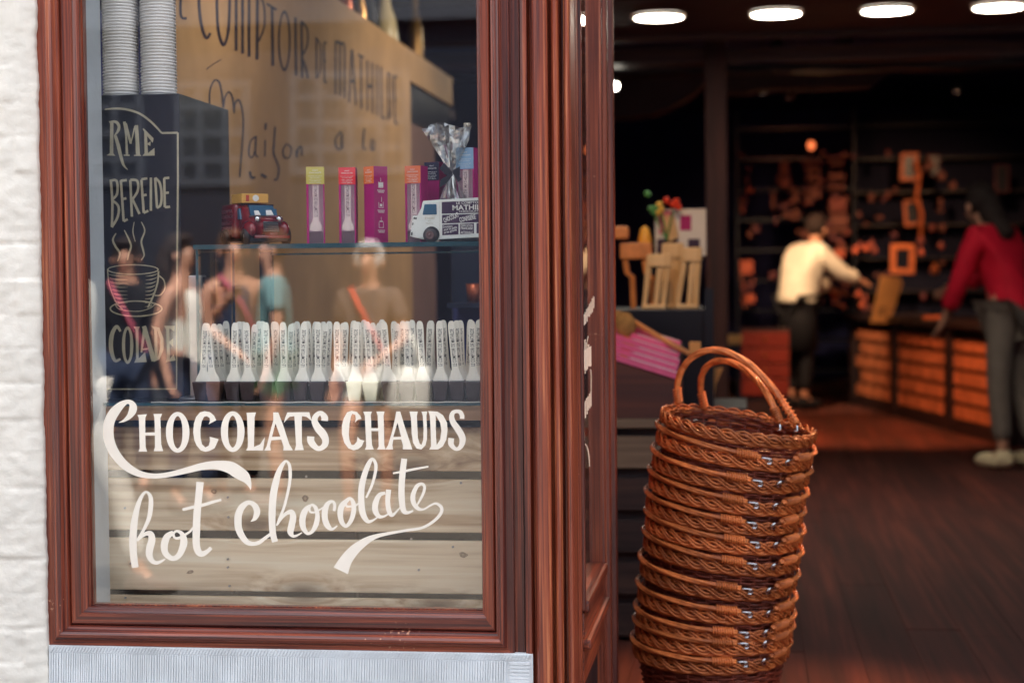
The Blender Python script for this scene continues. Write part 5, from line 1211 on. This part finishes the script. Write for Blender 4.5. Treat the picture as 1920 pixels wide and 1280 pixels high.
for sx in (-.05, .05):
    for y in (7.62, 7.79): bm = bmesh.new(); box(bm, c.x+sx-.008, c.x+sx+.008, y-.008, y+.008, .002, c.z-.031); obj('leg', bm, 'black_panel', st2)

# long service counter with brick-like timber front, running towards the viewer
K0 = P(1604, 752, 12.0); X0c = P(1604, 700, 12.0).x; Yn = 8.7; X1c = P(1842, 700, Yn).x
ctr = thing('service_counter', 'long dark topped counter with glowing brick patterned front', 'counter', (X0c+.3, 10.4, 0))
mat('brick_glow', C(196, 116, 78), .8, noise_amt=.3, noise_scale=7, bump=.4)
d_ = Vector((X1c-X0c, Yn-12.0, 0)); Lc = d_.length; d_.normalize(); nrm = Vector((d_.y, -d_.x, 0)); nrm = nrm if nrm.y < 0 else -nrm
hc = .73
def cbox(bm, s0, s1, o0, o1, z0, z1):
    q = Vector((X0c, 12.0, 0)); v = []
    for z in (z0, z1):
        for s_, o_ in ((s0, o0), (s1, o0), (s1, o1), (s0, o1)): v.append(bm.verts.new(q+d_*s_-nrm*o_+Vector((0, 0, z))))
    for f in ((0, 3, 2, 1), (4, 5, 6, 7), (0, 1, 5, 4), (1, 2, 6, 5), (2, 3, 7, 6), (3, 0, 4, 7)): bm.faces.new([v[k] for k in f])
bm = bmesh.new(); cbox(bm, -.1, Lc+.6, .03, .55, .003, hc); obj('carcass', bm, 'dark_wood', ctr)
bm = bmesh.new(); cbox(bm, -.2, Lc+.7, -.06, .6, hc+.001, hc+.045); obj('counter_top', bm, 'dark_wood', ctr)
bm = bmesh.new(); rows_ = 5; rh = .105
for i in range(rows_):
    s_ = .02; z = .10+i*rh*1.12; k = 0
    while s_ < Lc+.4:
        bl = .34*rnd.uniform(.85, 1.2); cbox(bm, s_+(.15 if i % 2 else 0), s_+(.15 if i % 2 else 0)+bl-.03, .0, .029, z, z+rh*.82); s_ += bl
obj('brick_front', bm, 'brick_glow', ctr)
for s_ in (-.12, Lc*.36, Lc*.78, Lc+.45):
    bm = bmesh.new(); cbox(bm, s_, s_+.12, -.03, .02, .003, hc); obj('pilaster', bm, 'dark_wood', ctr)
bm = bmesh.new(); cbox(bm, -.15, Lc+.6, -.02, -.001, .003, .085); obj('skirting', bm, 'dark_wood', ctr)
# dark shelving behind the counter
bk = thing('back_cabinet', 'tall dark cabinet behind the service counter', 'cabinet', (2.0, 13, 0))
bm = bmesh.new(); a = P(1600, 500, 13.2).x
box(bm, a, 3.3, 13.2, 13.6, .003, 2.6); obj('carcass', bm, mat('cabinet_navy', C(24, 26, 50), .9, noise_amt=.3).name, bk)
for i in range(6):
    bm = bmesh.new(); box(bm, a, 3.3, 12.95, 13.199, .95+i*.3, .965+i*.3); obj('shelf', bm, 'dark_wood', bk)
# picture frames, cards and small goods on the counter side
mat('frame_gilt', C(206, 112, 66), .5, noise_amt=.25, noise_scale=20)
def frame(px0, px1, py0, py1, Y, bar, label, tilt=0, m_='frame_gilt'):
    c = P((px0+px1)/2, (py0+py1)/2, Y); k = abs(P(px0+1, py0, Y).x-P(px0, py0, Y).x); hw = (px1-px0)/2*k; hh = (py1-py0)/2*k; bw = bar*k
    t = thing('picture_frame', label, 'picture frame', tuple(c), 'small picture frames behind the counter')
    bm = bmesh.new(); box(bm, -hw, hw, 0, .03, hh-bw, hh, bev=.004); box(bm, -hw, hw, 0, .03, -hh, -hh+bw, bev=.004); box(bm, -hw, -hw+bw, .001, .029, -hh+bw+.0005, hh-bw-.0005); box(bm, hw-bw, hw, .001, .029, -hh+bw+.0005, hh-bw-.0005)
    obj('moulding', bm, m_, t, local=True)
    bm = bmesh.new(); box(bm, -hw+bw, hw-bw, .015, .02, -hh+bw, hh-bw); obj('picture', bm, 'black_panel', t, local=True); t.rotation_euler = (0, tilt, 0)
frame(1688, 1722, 286, 340, 12.7, 7, 'small gilt picture frame, highest in the column behind the counter', R(2))
frame(1695, 1728, 374, 424, 12.7, 6, 'small gilt picture frame below the highest one', R(-4))
frame(1670, 1715, 457, 514, 11.2, 10, 'largest orange lit picture frame standing on the counter', R(1))
frame(1866, 1892, 308, 362, 12.7, 3, 'faint thin picture frame above the customer in red', 0, 'packet_plum')
frame(1738, 1762, 290, 330, 12.7, 2.5, 'very dim picture frame right of the gilt column', 0, 'packet_plum')
bm = bmesh.new(); tube(bm, [P(1716, 300, 12.6), P(1724, 330, 12.6), P(1718, 372, 12.6), P(1728, 400, 12.6), P(1726, 455, 12.6)], .018, 6); o = obj('bead_garland', bm, 'frame_gilt', smooth=True); tag(o, 'hanging gilt bead garland beside the picture frames', 'garland')
bm = bmesh.new(); prism(bm, [(1652,516),(1688,520),(1692,532),(1668,606),(1632,604),(1640,572)], 10.8, 10.86, lambda x, z, y: P(x, z, 10.8)+Vector((0, y-10.8, 0))); mc = obj('menu_card', bm, 'yellow_card', base=None); tag(mc, 'orange lit menu card leaning on the counter under the framed picture', 'card')
pp = Paint(lambda x, y, e: P(x, y, 10.797-e)); [pp.stroke([(1645+i*1.5, 588-i*6, 1.6), (1660+i*1.5, 590-i*6, 1.6)]) for i in range(3)]; pp.build('printed_lines', 'black_ink', mc)
card('counter_box', 1732, 1768, 592, 606, 10.0, 'frame_gilt', 'flat orange box lying on the counter next to the menu card', 'box', .12)
def knob(px, py, Y, r, m_, nm, label, ct):
    c = P(px, py, Y); bm = bmesh.new(); lathe(bm, [(.0001, -r), (r*.7, -r), (r, -r*.2), (r*.8, r*.7), (r*.3, r), (r*.35, r*1.5), (.0001, r*1.5)], (0, 0, 0), 16); o = obj(nm, bm, m_, smooth=True); o.location = c; tag(o, label, ct)
knob(1752, 506, 11.0, .035, 'frame_gilt', 'orange_jar', 'small orange jar shining right of the largest picture frame', 'jar')
knob(1565, 552, 11.9, .04, 'packet_orange', 'round_tin', 'round orange tin beneath the worker\'s outstretched arm', 'tin')
for i, (x, y) in enumerate(((1612, 462), (1624, 466), (1634, 458), (1610, 552), (1622, 560), (1616, 572), (1726, 452), (1727, 474), (1764, 462), (1604, 470), (1640, 470))):
    knob(x, y, 11.5, .026, 'packet_orange' if i % 2 else 'packet_red', 'small_pot', 'small reddish pot among the goods on the service counter', 'pot')
    bpy.data.objects[-1] if False else None
for o in bpy.data.objects:
    if o.name.startswith('small_pot'): o['group'] = 'small pots on the service counter'

# ================================================================== PEOPLE
def person(label, loc, rz, pose=None, top='cloth_white', sleeves='long', legs='cloth_black', shoes='shoe_white', hair='hair_dark', long_hair=False, scale=1.0, bag=None, apron=None, strap=None, shorts=False, dx=0, glasses=False, hat=None, group=None, puff=0):
    J = dict(pel=(0, 0, .95), sp=(0, 0, 1.12), ch=(0, 0, 1.32), nk=(0, .005, 1.46), hd0=(0, -.005, 1.53), hd1=(0, -.012, 1.62), hd2=(0, 0, 1.70), nose=(0, -.105, 1.60))
    for s_, k in ((-1, 'r'), (1, 'l')):
        J.update({'sh'+k: (s_*.165, .0, 1.40), 'el'+k: (s_*.21, .02, 1.13), 'wr'+k: (s_*.22, -.05, .90), 'hip'+k: (s_*.085, 0, .90), 'kn'+k: (s_*.095, -.02, .50), 'an'+k: (s_*.095, .02, .09), 'toe'+k: (s_*.10, -.12, .045)})
    J.update(pose or {})
    J = {k: Vector(v) for k, v in J.items()}
    hd = J['hd1']
    if 'nose' not in (pose or {}): J['nose'] = hd+Vector((0, -.093, -.02))
    rad = dict(pel=.125, sp=.105, ch=.12, nk=.052, hd0=.058, hd1=.088, hd2=.045, nose=.014, sh=.055, el=.040, wr=.026, hip=.085, kn=.058, an=.038, toe=.032)
    names = list(J); ed = [('pel', 'sp'), ('sp', 'ch'), ('ch', 'nk'), ('nk', 'hd0'), ('hd0', 'hd1'), ('hd1', 'hd2'), ('hd1', 'nose')]
    for k in 'rl': ed += [('ch', 'sh'+k), ('sh'+k, 'el'+k), ('el'+k, 'wr'+k), ('pel', 'hip'+k), ('hip'+k, 'kn'+k), ('kn'+k, 'an'+k), ('an'+k, 'toe'+k)]
    V = [J[n] for n in names]; Rr = []
    for n in names: Rr.append(rad.get(n, rad.get(n[:-1])))
    E = [(names.index(a), names.index(b)) for a, b in ed]
    for k, s_ in (('r', -1), ('l', 1)):
        d = (J['wr'+k]-J['el'+k]).normalized(); sd_ = d.cross(Vector((0, 1, 0))); sd_ = sd_.normalized() if sd_.length > .1 else Vector((1, 0, 0)); pi_ = len(V)
        V.append(J['wr'+k]+d*.05); Rr.append((.030)); E.append((names.index('wr'+k), pi_))
        for f in range(4):
            o_ = (f-1.5)*.018; a = len(V); ln = (.062, .072, .068, .052)[f]; curl = Vector((0, -.012, -.004))
            V += [V[pi_]+d*.035+sd_*o_, V[pi_]+d*(.035+ln*.55)+sd_*o_*1.05+curl*.6, V[pi_]+d*(.035+ln)+sd_*o_*1.05+curl*2]; Rr += [.0105, .009, .0075]; E += [(pi_, a), (a, a+1), (a+1, a+2)]
        a = len(V); V += [V[pi_]-sd_*.032*s_+d*.0, V[pi_]-sd_*.046*s_+d*.03]; Rr += [.011, .009]; E += [(pi_, a), (a, a+1)]
    t = thing('person', label, 'person', (0, 0, 0), group)
    body = skin('body', V, E, Rr, 'skin', t, 1, names.index('pel'))
    def garment(nm, keys, edges, grow, m_, par=t, extra=None):
        kk = list(keys); vs = [(extra or {}).get(k, J.get(k)) for k in kk]
        return skin(nm, [Vector(v) for v in vs], [(kk.index(a), kk.index(b)) for a, b in edges], [(rad.get(k, rad.get(k[:-1], .05)) if k not in ('cuffr', 'cuffl', 'hem', 'col') else {'hem': .13, 'col': .07}.get(k, .045))+grow+(puff if k in ('sp','ch','hem','pel') and nm=='shirt' else puff*.35 if nm=='shirt' else 0) for k in kk], m_, par, 2, 0)
    ex = {'hem': J['pel']+Vector((0, 0, -.04)), 'col': J['nk']+Vector((0, 0, -.03))}
    for k in 'rl': ex['cuff'+k] = J['sh'+k].lerp(J['el'+k], .65) if sleeves == 'short' else J['el'+k].lerp(J['wr'+k], .82)
    ks = ['hem', 'pel', 'sp', 'ch', 'col', 'shr', 'shl']; es = [('hem', 'pel'), ('pel', 'sp'), ('sp', 'ch'), ('ch', 'col'), ('ch', 'shr'), ('ch', 'shl')]
    if sleeves != 'none':
        for k in 'rl':
            if sleeves == 'long': ks += ['el'+k, 'cuff'+k]; es += [('sh'+k, 'el'+k), ('el'+k, 'cuff'+k)]
            else: ks += ['cuff'+k]; es += [('sh'+k, 'cuff'+k)]
    else: ks = ks[:5]; es = es[:4]
    garment('shirt', ks, es, .020, top, extra=ex)
    lex = {}
    for k in 'rl': lex['cuff'+k] = J['kn'+k].lerp(J['an'+k], .85) if not shorts else J['hip'+k].lerp(J['kn'+k], .6)
    ks = ['pel', 'hipr', 'hipl']; es = [('pel', 'hipr'), ('pel', 'hipl')]
    for k in 'rl':
        if shorts: ks += ['cuff'+k]; es += [('hip'+k, 'cuff'+k)]
        else: ks += ['kn'+k, 'cuff'+k]; es += [('hip'+k, 'kn'+k), ('kn'+k, 'cuff'+k)]
    rad['cuffr'] = rad['cuffl'] = .05
    garment('shorts' if shorts else 'trousers', ks, es, .014, legs, extra=lex)
    for k in 'rl':
        bm = bmesh.new(); a = J['an'+k]; b = J['toe'+k]; dd = (b-a); dd.z = 0; ang = math.atan2(dd.y, dd.x)
        ball(bm, ((a.x+b.x)/2, (a.y+b.y)/2, (a.z+b.z)/2-.02), (.135, .05, .05), 16, 10, Matrix.Rotation(ang, 4, 'Z'))
        ball(bm, (a.x, a.y, a.z-.02), (.055, .048, .06), 14, 8)
        zs = min(v.co.z for v in bm.verts)
        for v in bm.verts: v.co.z = max(v.co.z, (a.z+b.z)/2-.055)
        obj('shoe', bm, shoes, t, smooth=True)
    # hair and face
    bm = bmesh.new(); fx = (J['nose']-hd); fx.z = 0; fx.normalize(); yaw = math.atan2(fx.x, -fx.y)
    vs = ball(bm, (0, 0, 0), (.098, .108, .112), 24, 16)
    for v in list(bm.verts):
        if v.co.y < -.03 and v.co.z < .045: v.co.y = -.03+ (v.co.y+.03)*.1
        if v.co.z < -.05: v.co *= .9
    bmesh.ops.transform(bm, matrix=Matrix.Translation(hd+Vector((0, 0, .035))) @ Matrix.Rotation(yaw, 4, 'Z') @ Matrix.Translation((0, .018, 0)), verts=bm.verts)
    h_ = obj('hair', bm, hair, t, smooth=True)
    if long_hair:
        bm = bmesh.new(); b_ = -fx*.07; tube(bm, cat([tuple(hd+b_+Vector((0, 0, .05))), tuple(hd+b_*1.5+Vector((0, 0, -.05))), tuple(J['nk']+b_*1.3), tuple(J['ch'].lerp(J['nk'], .5)+b_*2.0)], 5), [.07]*4+[.075]*4+[.06]*4+[.055]*3+[.03], 12); obj('long_hair', bm, hair, t, smooth=True)
    rt = Matrix.Rotation(yaw, 4, 'Z')
    for s_ in (-1, 1):
        bm = bmesh.new(); ball(bm, hd+rt @ Vector((s_*.032, -.082, .0)), .0085, 10, 8); obj('eye', bm, 'eye', t, smooth=True)
        bm = bmesh.new(); ball(bm, hd+rt @ Vector((s_*.089, .005, -.01)), (.012, .02, .03), 10, 8); obj('ear', bm, 'skin', t, smooth=True)
    bm = bmesh.new(); ball(bm, hd+rt @ Vector((0, -.082, -.055)), (.022, .008, .007), 12, 6); obj('mouth', bm, 'lip', t, smooth=True)
    if glasses:
        bm = bmesh.new()
        for s_ in (-1, 1): lathe(bm, [(.0001, -.001), (.024, -.001), (.024, .001)], hd+rt @ Vector((s_*.032, -.097, .0)), 16, 'Y')
        tube(bm, [hd+rt @ Vector((-.09, .0, .005)), hd+rt @ Vector((-.055, -.095, .005)), hd+rt @ Vector((.055, -.095, .005)), hd+rt @ Vector((.09, 0, .005))], .003, 5); obj('sunglasses', bm, 'black_rubber', t)
    if hat:
        bm = bmesh.new(); lathe(bm, [(.16, .05), (.155, .055), (.10, .06), (.098, .10), (.08, .14), (.0001, .15)], hd+Vector((0, .01, -.01)), 24); obj('cap', bm, hat, t, smooth=True)
    if apron:
        bm = bmesh.new(); p_ = J['pel']; pts = []
        lathe(bm, [(.135, .0), (.17, -.15), (.19, -.45), (.185, -.452)], p_+Vector((0, 0, .02)), 24, sx=1.0, sy=.85); obj('apron', bm, apron, t, smooth=True)
        bm = bmesh.new(); tube(bm, [p_+Vector((.142*math.cos(a), .142*math.sin(a), .03)) for a in [2*math.pi*i/24 for i in range(24)]], .016, 6, closed=True); obj('apron_band', bm, apron, t, smooth=True)
    if strap:
        a, b, c, dd = J['shl']+Vector((-.06, -.06, .06)), J['ch']+Vector((0, -.15, -.02)), J['pel']+Vector((-.15, -.10, .05)), J['pel']+Vector((-.17, .02, .0))
        bm = bmesh.new(); tube(bm, cat([tuple(a), tuple(b), tuple(c), tuple(dd)], 6), .016, 6); obj('strap', bm, strap, t, smooth=True)
    if bag:
        bo = thing('shoulder_bag', bag[1], 'bag', (0, 0, 0)); p_ = Vector(bag[2]); bm = bmesh.new(); box(bm, p_.x-.13, p_.x+.13, p_.y-.05, p_.y+.05, p_.z-.15, p_.z+.12, bev=.03); obj('pouch', bm, bag[0], bo, smooth=True)
        bm = bmesh.new(); tube(bm, cat([tuple(p_+Vector((-.09, 0, .11))), tuple(p_+Vector((0, 0, .33))), tuple(p_+Vector((.09, 0, .11)))], 6), .012, 6); obj('bag_strap', bm, bag[0], bo, smooth=True)
        bo.location = loc; bo.rotation_euler = (0, 0, rz); bo.scale = (scale,)*3
    t.location = loc; t.rotation_euler = (0, 0, rz); t.scale = (scale,)*3
    return t
# worker in white shirt and dark apron, turned to the right, arm reaching out over the goods
YE = 11.4; e0 = P(1497, 760, YE)
kE = (P(1500, 400, YE).z-P(1500, 401, YE).z)   # metres per pixel
person('person in a white shirt and dark apron reaching one arm over the counter', (e0.x, YE, .002), R(128),
       dict(sp=(0, -.02, 1.10), ch=(0, -.11, 1.30), nk=(0, -.17, 1.42), hd0=(0, -.20, 1.48), hd1=(0, -.235, 1.56), hd2=(0, -.235, 1.63), nose=(0, -.325, 1.525), shr=(-.16, -.12, 1.36), shl=(.16, -.12, 1.37), elr=(-.19, -.34, 1.17), wrr=(-.14, -.56, 1.12), ell=(.18, -.30, 1.12), wrl=(.13, -.50, 1.04), hipl=(.085, .0, .9), knl=(.1, -.08, .5)),
       top='cloth_white', legs='cloth_black', shoes='cloth_black', hair='hair_dark', scale=.95, apron='cloth_black', puff=.05)
# customer in red at the right, seen from behind leaning over the counter
YC = 6.85; e1 = P(1896, 884, YC)
person('person in a red top and khaki trousers seen from behind at the right edge', (e1.x, YC, .002), R(-136),
       dict(sp=(0, -.03, 1.12), ch=(0.02, -.11, 1.31), nk=(0.01, -.165, 1.43), hd0=(0, -.20, 1.49), hd1=(0, -.245, 1.56), hd2=(0, -.23, 1.64), nose=(0, -.33, 1.51), shl=(.18, -.12, 1.37), ell=(.225, -.20, 1.10), wrl=(.19, -.33, .90), shr=(-.17, -.12, 1.37), elr=(-.21, -.32, 1.16), wrr=(-.14, -.50, 1.08), anr=(-.10, .10, .09), toer=(-.12, -.04, .045)),
       top='cloth_red', sleeves='long', legs='cloth_khaki', shoes='shoe_white', hair='hair_dark', long_hair=True, scale=.95, puff=0)
# passers-by in the street, seen only as reflections in the window
def walker(px_head, py_head, Yv, h=1.56, **kw):
    p = PR(px_head, py_head, Yv); sc_ = (p.z+.2)/h/1.0*1.0; return (p.x, p.y, -.2), max(.72, min(1.05, (p.z+.2)/1.62))
PEOPLE_OUT = 1
l_, s_ = walker(338, 478, 6.2)
person('person with dark hair, sunglasses and a white sleeveless top walking past outside', l_, R(97), dict(elr=(-.20, -.10, 1.14), wrr=(-.16, -.30, 1.0), ell=(.24, .06, 1.14), wrl=(.27, -.02, .9), knr=(-.095, -.18, .52), anr=(-.09, -.1, .1), toer=(-.09, -.22, .05)), top='cloth_white', sleeves='none', legs='cloth_navy', hair='hair_dark', long_hair=True, glasses=True, shoes='cloth_taupe', scale=s_)
l_, s_ = walker(236, 484, 6.9)
person('person in a dark jacket over a pale pink shirt standing outside behind the others', l_, R(175), {}, top='cloth_black', legs='cloth_navy', hair='hair_dark', shoes='cloth_taupe', scale=s_, strap='cloth_pink')
l_, s_ = walker(436, 470, 6.6)
person('person with bare arms in a navy waistcoat holding a cup outside', l_, R(150), dict(ell=(.22, -.06, 1.14), wrl=(.10, -.22, 1.30), elr=(-.23, 0, 1.12), wrr=(-.25, -.1, .9)), top='cloth_navy', sleeves='none', legs='cloth_black', hair='hair_brown', shoes='cloth_taupe', scale=s_, strap='cloth_pink')
l_, s_ = walker(512, 470, 6.3)
person('person in a teal short sleeved shirt and green shorts walking outside', l_, R(255), dict(ell=(.25, .05, 1.12), wrl=(.27, .0, .9)), top='cloth_teal', sleeves='short', legs='cloth_green', shorts=True, hair='hair_brown', shoes='cloth_taupe', scale=s_)
l_, s_ = walker(692, 492, 5.9)
person('grey haired person in a dark taupe shirt with a red camera strap outside', l_, R(185), dict(elr=(-.24, -.06, 1.14), wrr=(-.12, -.24, 1.02), knl=(.1, -.2, .53), anl=(.1, -.16, .1), toel=(.1, -.28, .06)), top='cloth_taupe', sleeves='short', legs='cloth_beige', shorts=True, hair='hair_grey', shoes='cloth_taupe', scale=s_, strap='strap_red', bag=('cloth_white', 'white handbag carried by the grey haired passer-by', (-.26, -.05, .85)))
pf = PR(150, 1100, 3.5)
person('person in pale beige trousers striding past close to the window corner', (pf.x-.05, pf.y, -.2), R(95), dict(knr=(-.1, -.20, .50), anr=(-.1, -.30, .10), toer=(-.1, -.41, .06), knl=(.09, .05, .49), anl=(.09, .20, .12), toel=(.09, .08, .05)), top='cloth_white', legs='cloth_beige', shoes='cloth_taupe', hair='hair_brown', scale=.9)

# ================================================================== ACROSS THE STREET
mat('facade_far', C(22, 27, 42), .9, noise_amt=.2, noise_scale=2, bump=.3); mat('window_white', C(62, 66, 76), .6); mat('dark_pane', C(30, 34, 44), .1, bump=0, noise_amt=.3, noise_scale=1.5)
YO = -11.5
ho = thing('opposite_house', 'grey brick house across the street with white paned windows', 'house', (-2, YO, -.2))
bm = bmesh.new(); box(bm, -16, 14, YO-6, YO, -.2, 7.0); obj('wall', bm, 'facade_far', ho)
def sash(x0, x1, z0, z1, nx, nz):
    bm = bmesh.new(); f = .07
    box(bm, x0, x1, YO+.001, YO+.03, z0, z0+f); box(bm, x0, x1, YO+.001, YO+.03, z1-f, z1); box(bm, x0, x0+f, YO+.001, YO+.03, z0+f, z1-f); box(bm, x1-f, x1, YO+.001, YO+.03, z0+f, z1-f)
    for i in range(1, nx): x = x0+(x1-x0)*i/nx; box(bm, x-.03, x+.03, YO+.002, YO+.028, z0+f, z1-f)
    for i in range(1, nz): z = z0+(z1-z0)*i/nz; box(bm, x0+f, x1-f, YO+.003, YO+.027, z-.03, z+.03)
    w_ = obj('window', bm, 'window_white', ho)
    bm = bmesh.new(); box(bm, x0+.01, x1-.01, YO+.0005, YO+.012, z0+.01, z1-.01); obj('glazing', bm, 'dark_pane', w_)
a = PR(545, 330, 11.5); b = PR(770, 130, 11.5)
sash(a.x, b.x, a.z, b.z, 4, 4)
a = PR(330, 350, 11.5); b = PR(470, 150, 11.5); sash(a.x, b.x, a.z, b.z, 3, 4)
a = PR(60, 350, 11.5); b = PR(270, 150, 11.5); sash(a.x, b.x, a.z, b.z, 4, 4)
for x in (-8, -10.5, 1.2, 3.6, 6): sash(x, x+1.1, 1.0, 2.9, 3, 5)
for x in (-9, -6.4, -3.8, -1.2, 1.4, 4): sash(x, x+1.1, 4.2, 6.0, 3, 5)
bm = bmesh.new(); box(bm, -16, 14, YO+.001, YO+.12, 3.3, 3.5); obj('cornice', bm, 'window_white', ho)
bm = bmesh.new(); box(bm, -16, 14, YO+.001, YO+.06, -.2, .35); obj('base_course', bm, 'window_white', ho)

# ================================================================== LAMPS ADDED TO LIGHT THE SHOP
def added_spot(x, y, z, watts, colr, label, tgt=None, size=R(110), r=.06):  # lamp with housing and rod, added to brighten whatever it points at
    t = thing('added_spotlight', label, 'added_spotlight', (x, y, z))
    bm = bmesh.new(); lathe(bm, [(.0001, .10), (.03, .10), (.045, .0), (.04, 0), (.028, .085), (.0001, .085)], (0, 0, 0), 16); obj('housing', bm, 'black_rubber', t, smooth=True, local=True)
    bm = bmesh.new(); tube(bm, [(0, 0, .1), (0, 0, 2.89-z)], .006, 5); obj('rod', bm, 'black_rubber', t, local=True)
    l = bpy.data.lights.new('lamp', 'SPOT'); l.energy = watts; l.color = colr; l.spot_size = size; l.spot_blend = .8; l.shadow_soft_size = r
    o = bpy.data.objects.new('lamp', l); col.objects.link(o); o.parent = t; o.location = (0, 0, -.012)
    if tgt is not None: o.rotation_euler = (Vector((x, y, z))-Vector(tgt)).to_track_quat('Z', 'Y').to_euler()
WARM = (1, .55, .28)
added_spot(e0.x-.3, 9.9, 2.45, 46, (1, .62, .34), 'added black ceiling lamp aimed at the worker in white', (e0.x, YE, 1.2), R(60))
added_spot(.9, 8.9, 2.5, 10, WARM, 'added black ceiling lamp aimed at the service counter front', (X0c+.5, 10.9, .4), R(75))
added_spot(e0.x+1.2, 10.6, 2.5, 18, WARM, 'added black ceiling lamp aimed at the counter goods and frames', (e0.x+1.1, 12.2, 1.3), R(80))
added_spot(-.2, 1.6, 2.25, 5, (1, .56, .26), 'added black ceiling lamp aimed at the wooden easels', (P(1250, 500, YF).x, YF, 1.1), R(55))
added_spot(.55, 1.9, 2.2, 30, (1, .46, .2), 'added black ceiling lamp aimed at the wicker baskets', (P(1400, 900, YB).x, YB, .6), R(60))
added_spot(.2, 8.0, 2.5, 8, (1, .36, .14), 'added black ceiling lamp aimed at the red drawers', (P(1440, 680, 9.4).x, 9.4, .4), R(60))
added_spot(.6, 7.6, 2.5, 55, (1, .38, .15), 'added black ceiling lamp aimed at the bare floor', (.95, 9.3, 0), R(60))
added_spot(.35, 10.8, 2.5, 3.5, (1, .34, .16), 'added black ceiling lamp aimed at the back shelving', (P(1530, 400, 12.5).x, 12.5, 1.4), R(85))
added_spot(e1.x-.5, 5.6, 2.4, 24, (1, .60, .40), 'added black ceiling lamp aimed at the customer in red', (e1.x, YC, .7), R(52))
added_spot(-.75, .75, 2.35, 5, (1, .85, .70), 'added black ceiling lamp aimed at the painted partition', (-1.3, 1.6, 1.4), R(120))
added_spot(-.2, 3.2, 2.4, 10, (1, .84, .66), 'added black ceiling lamp aimed at the far end of the partition', (-1.3, 3.2, 1.5), R(110))
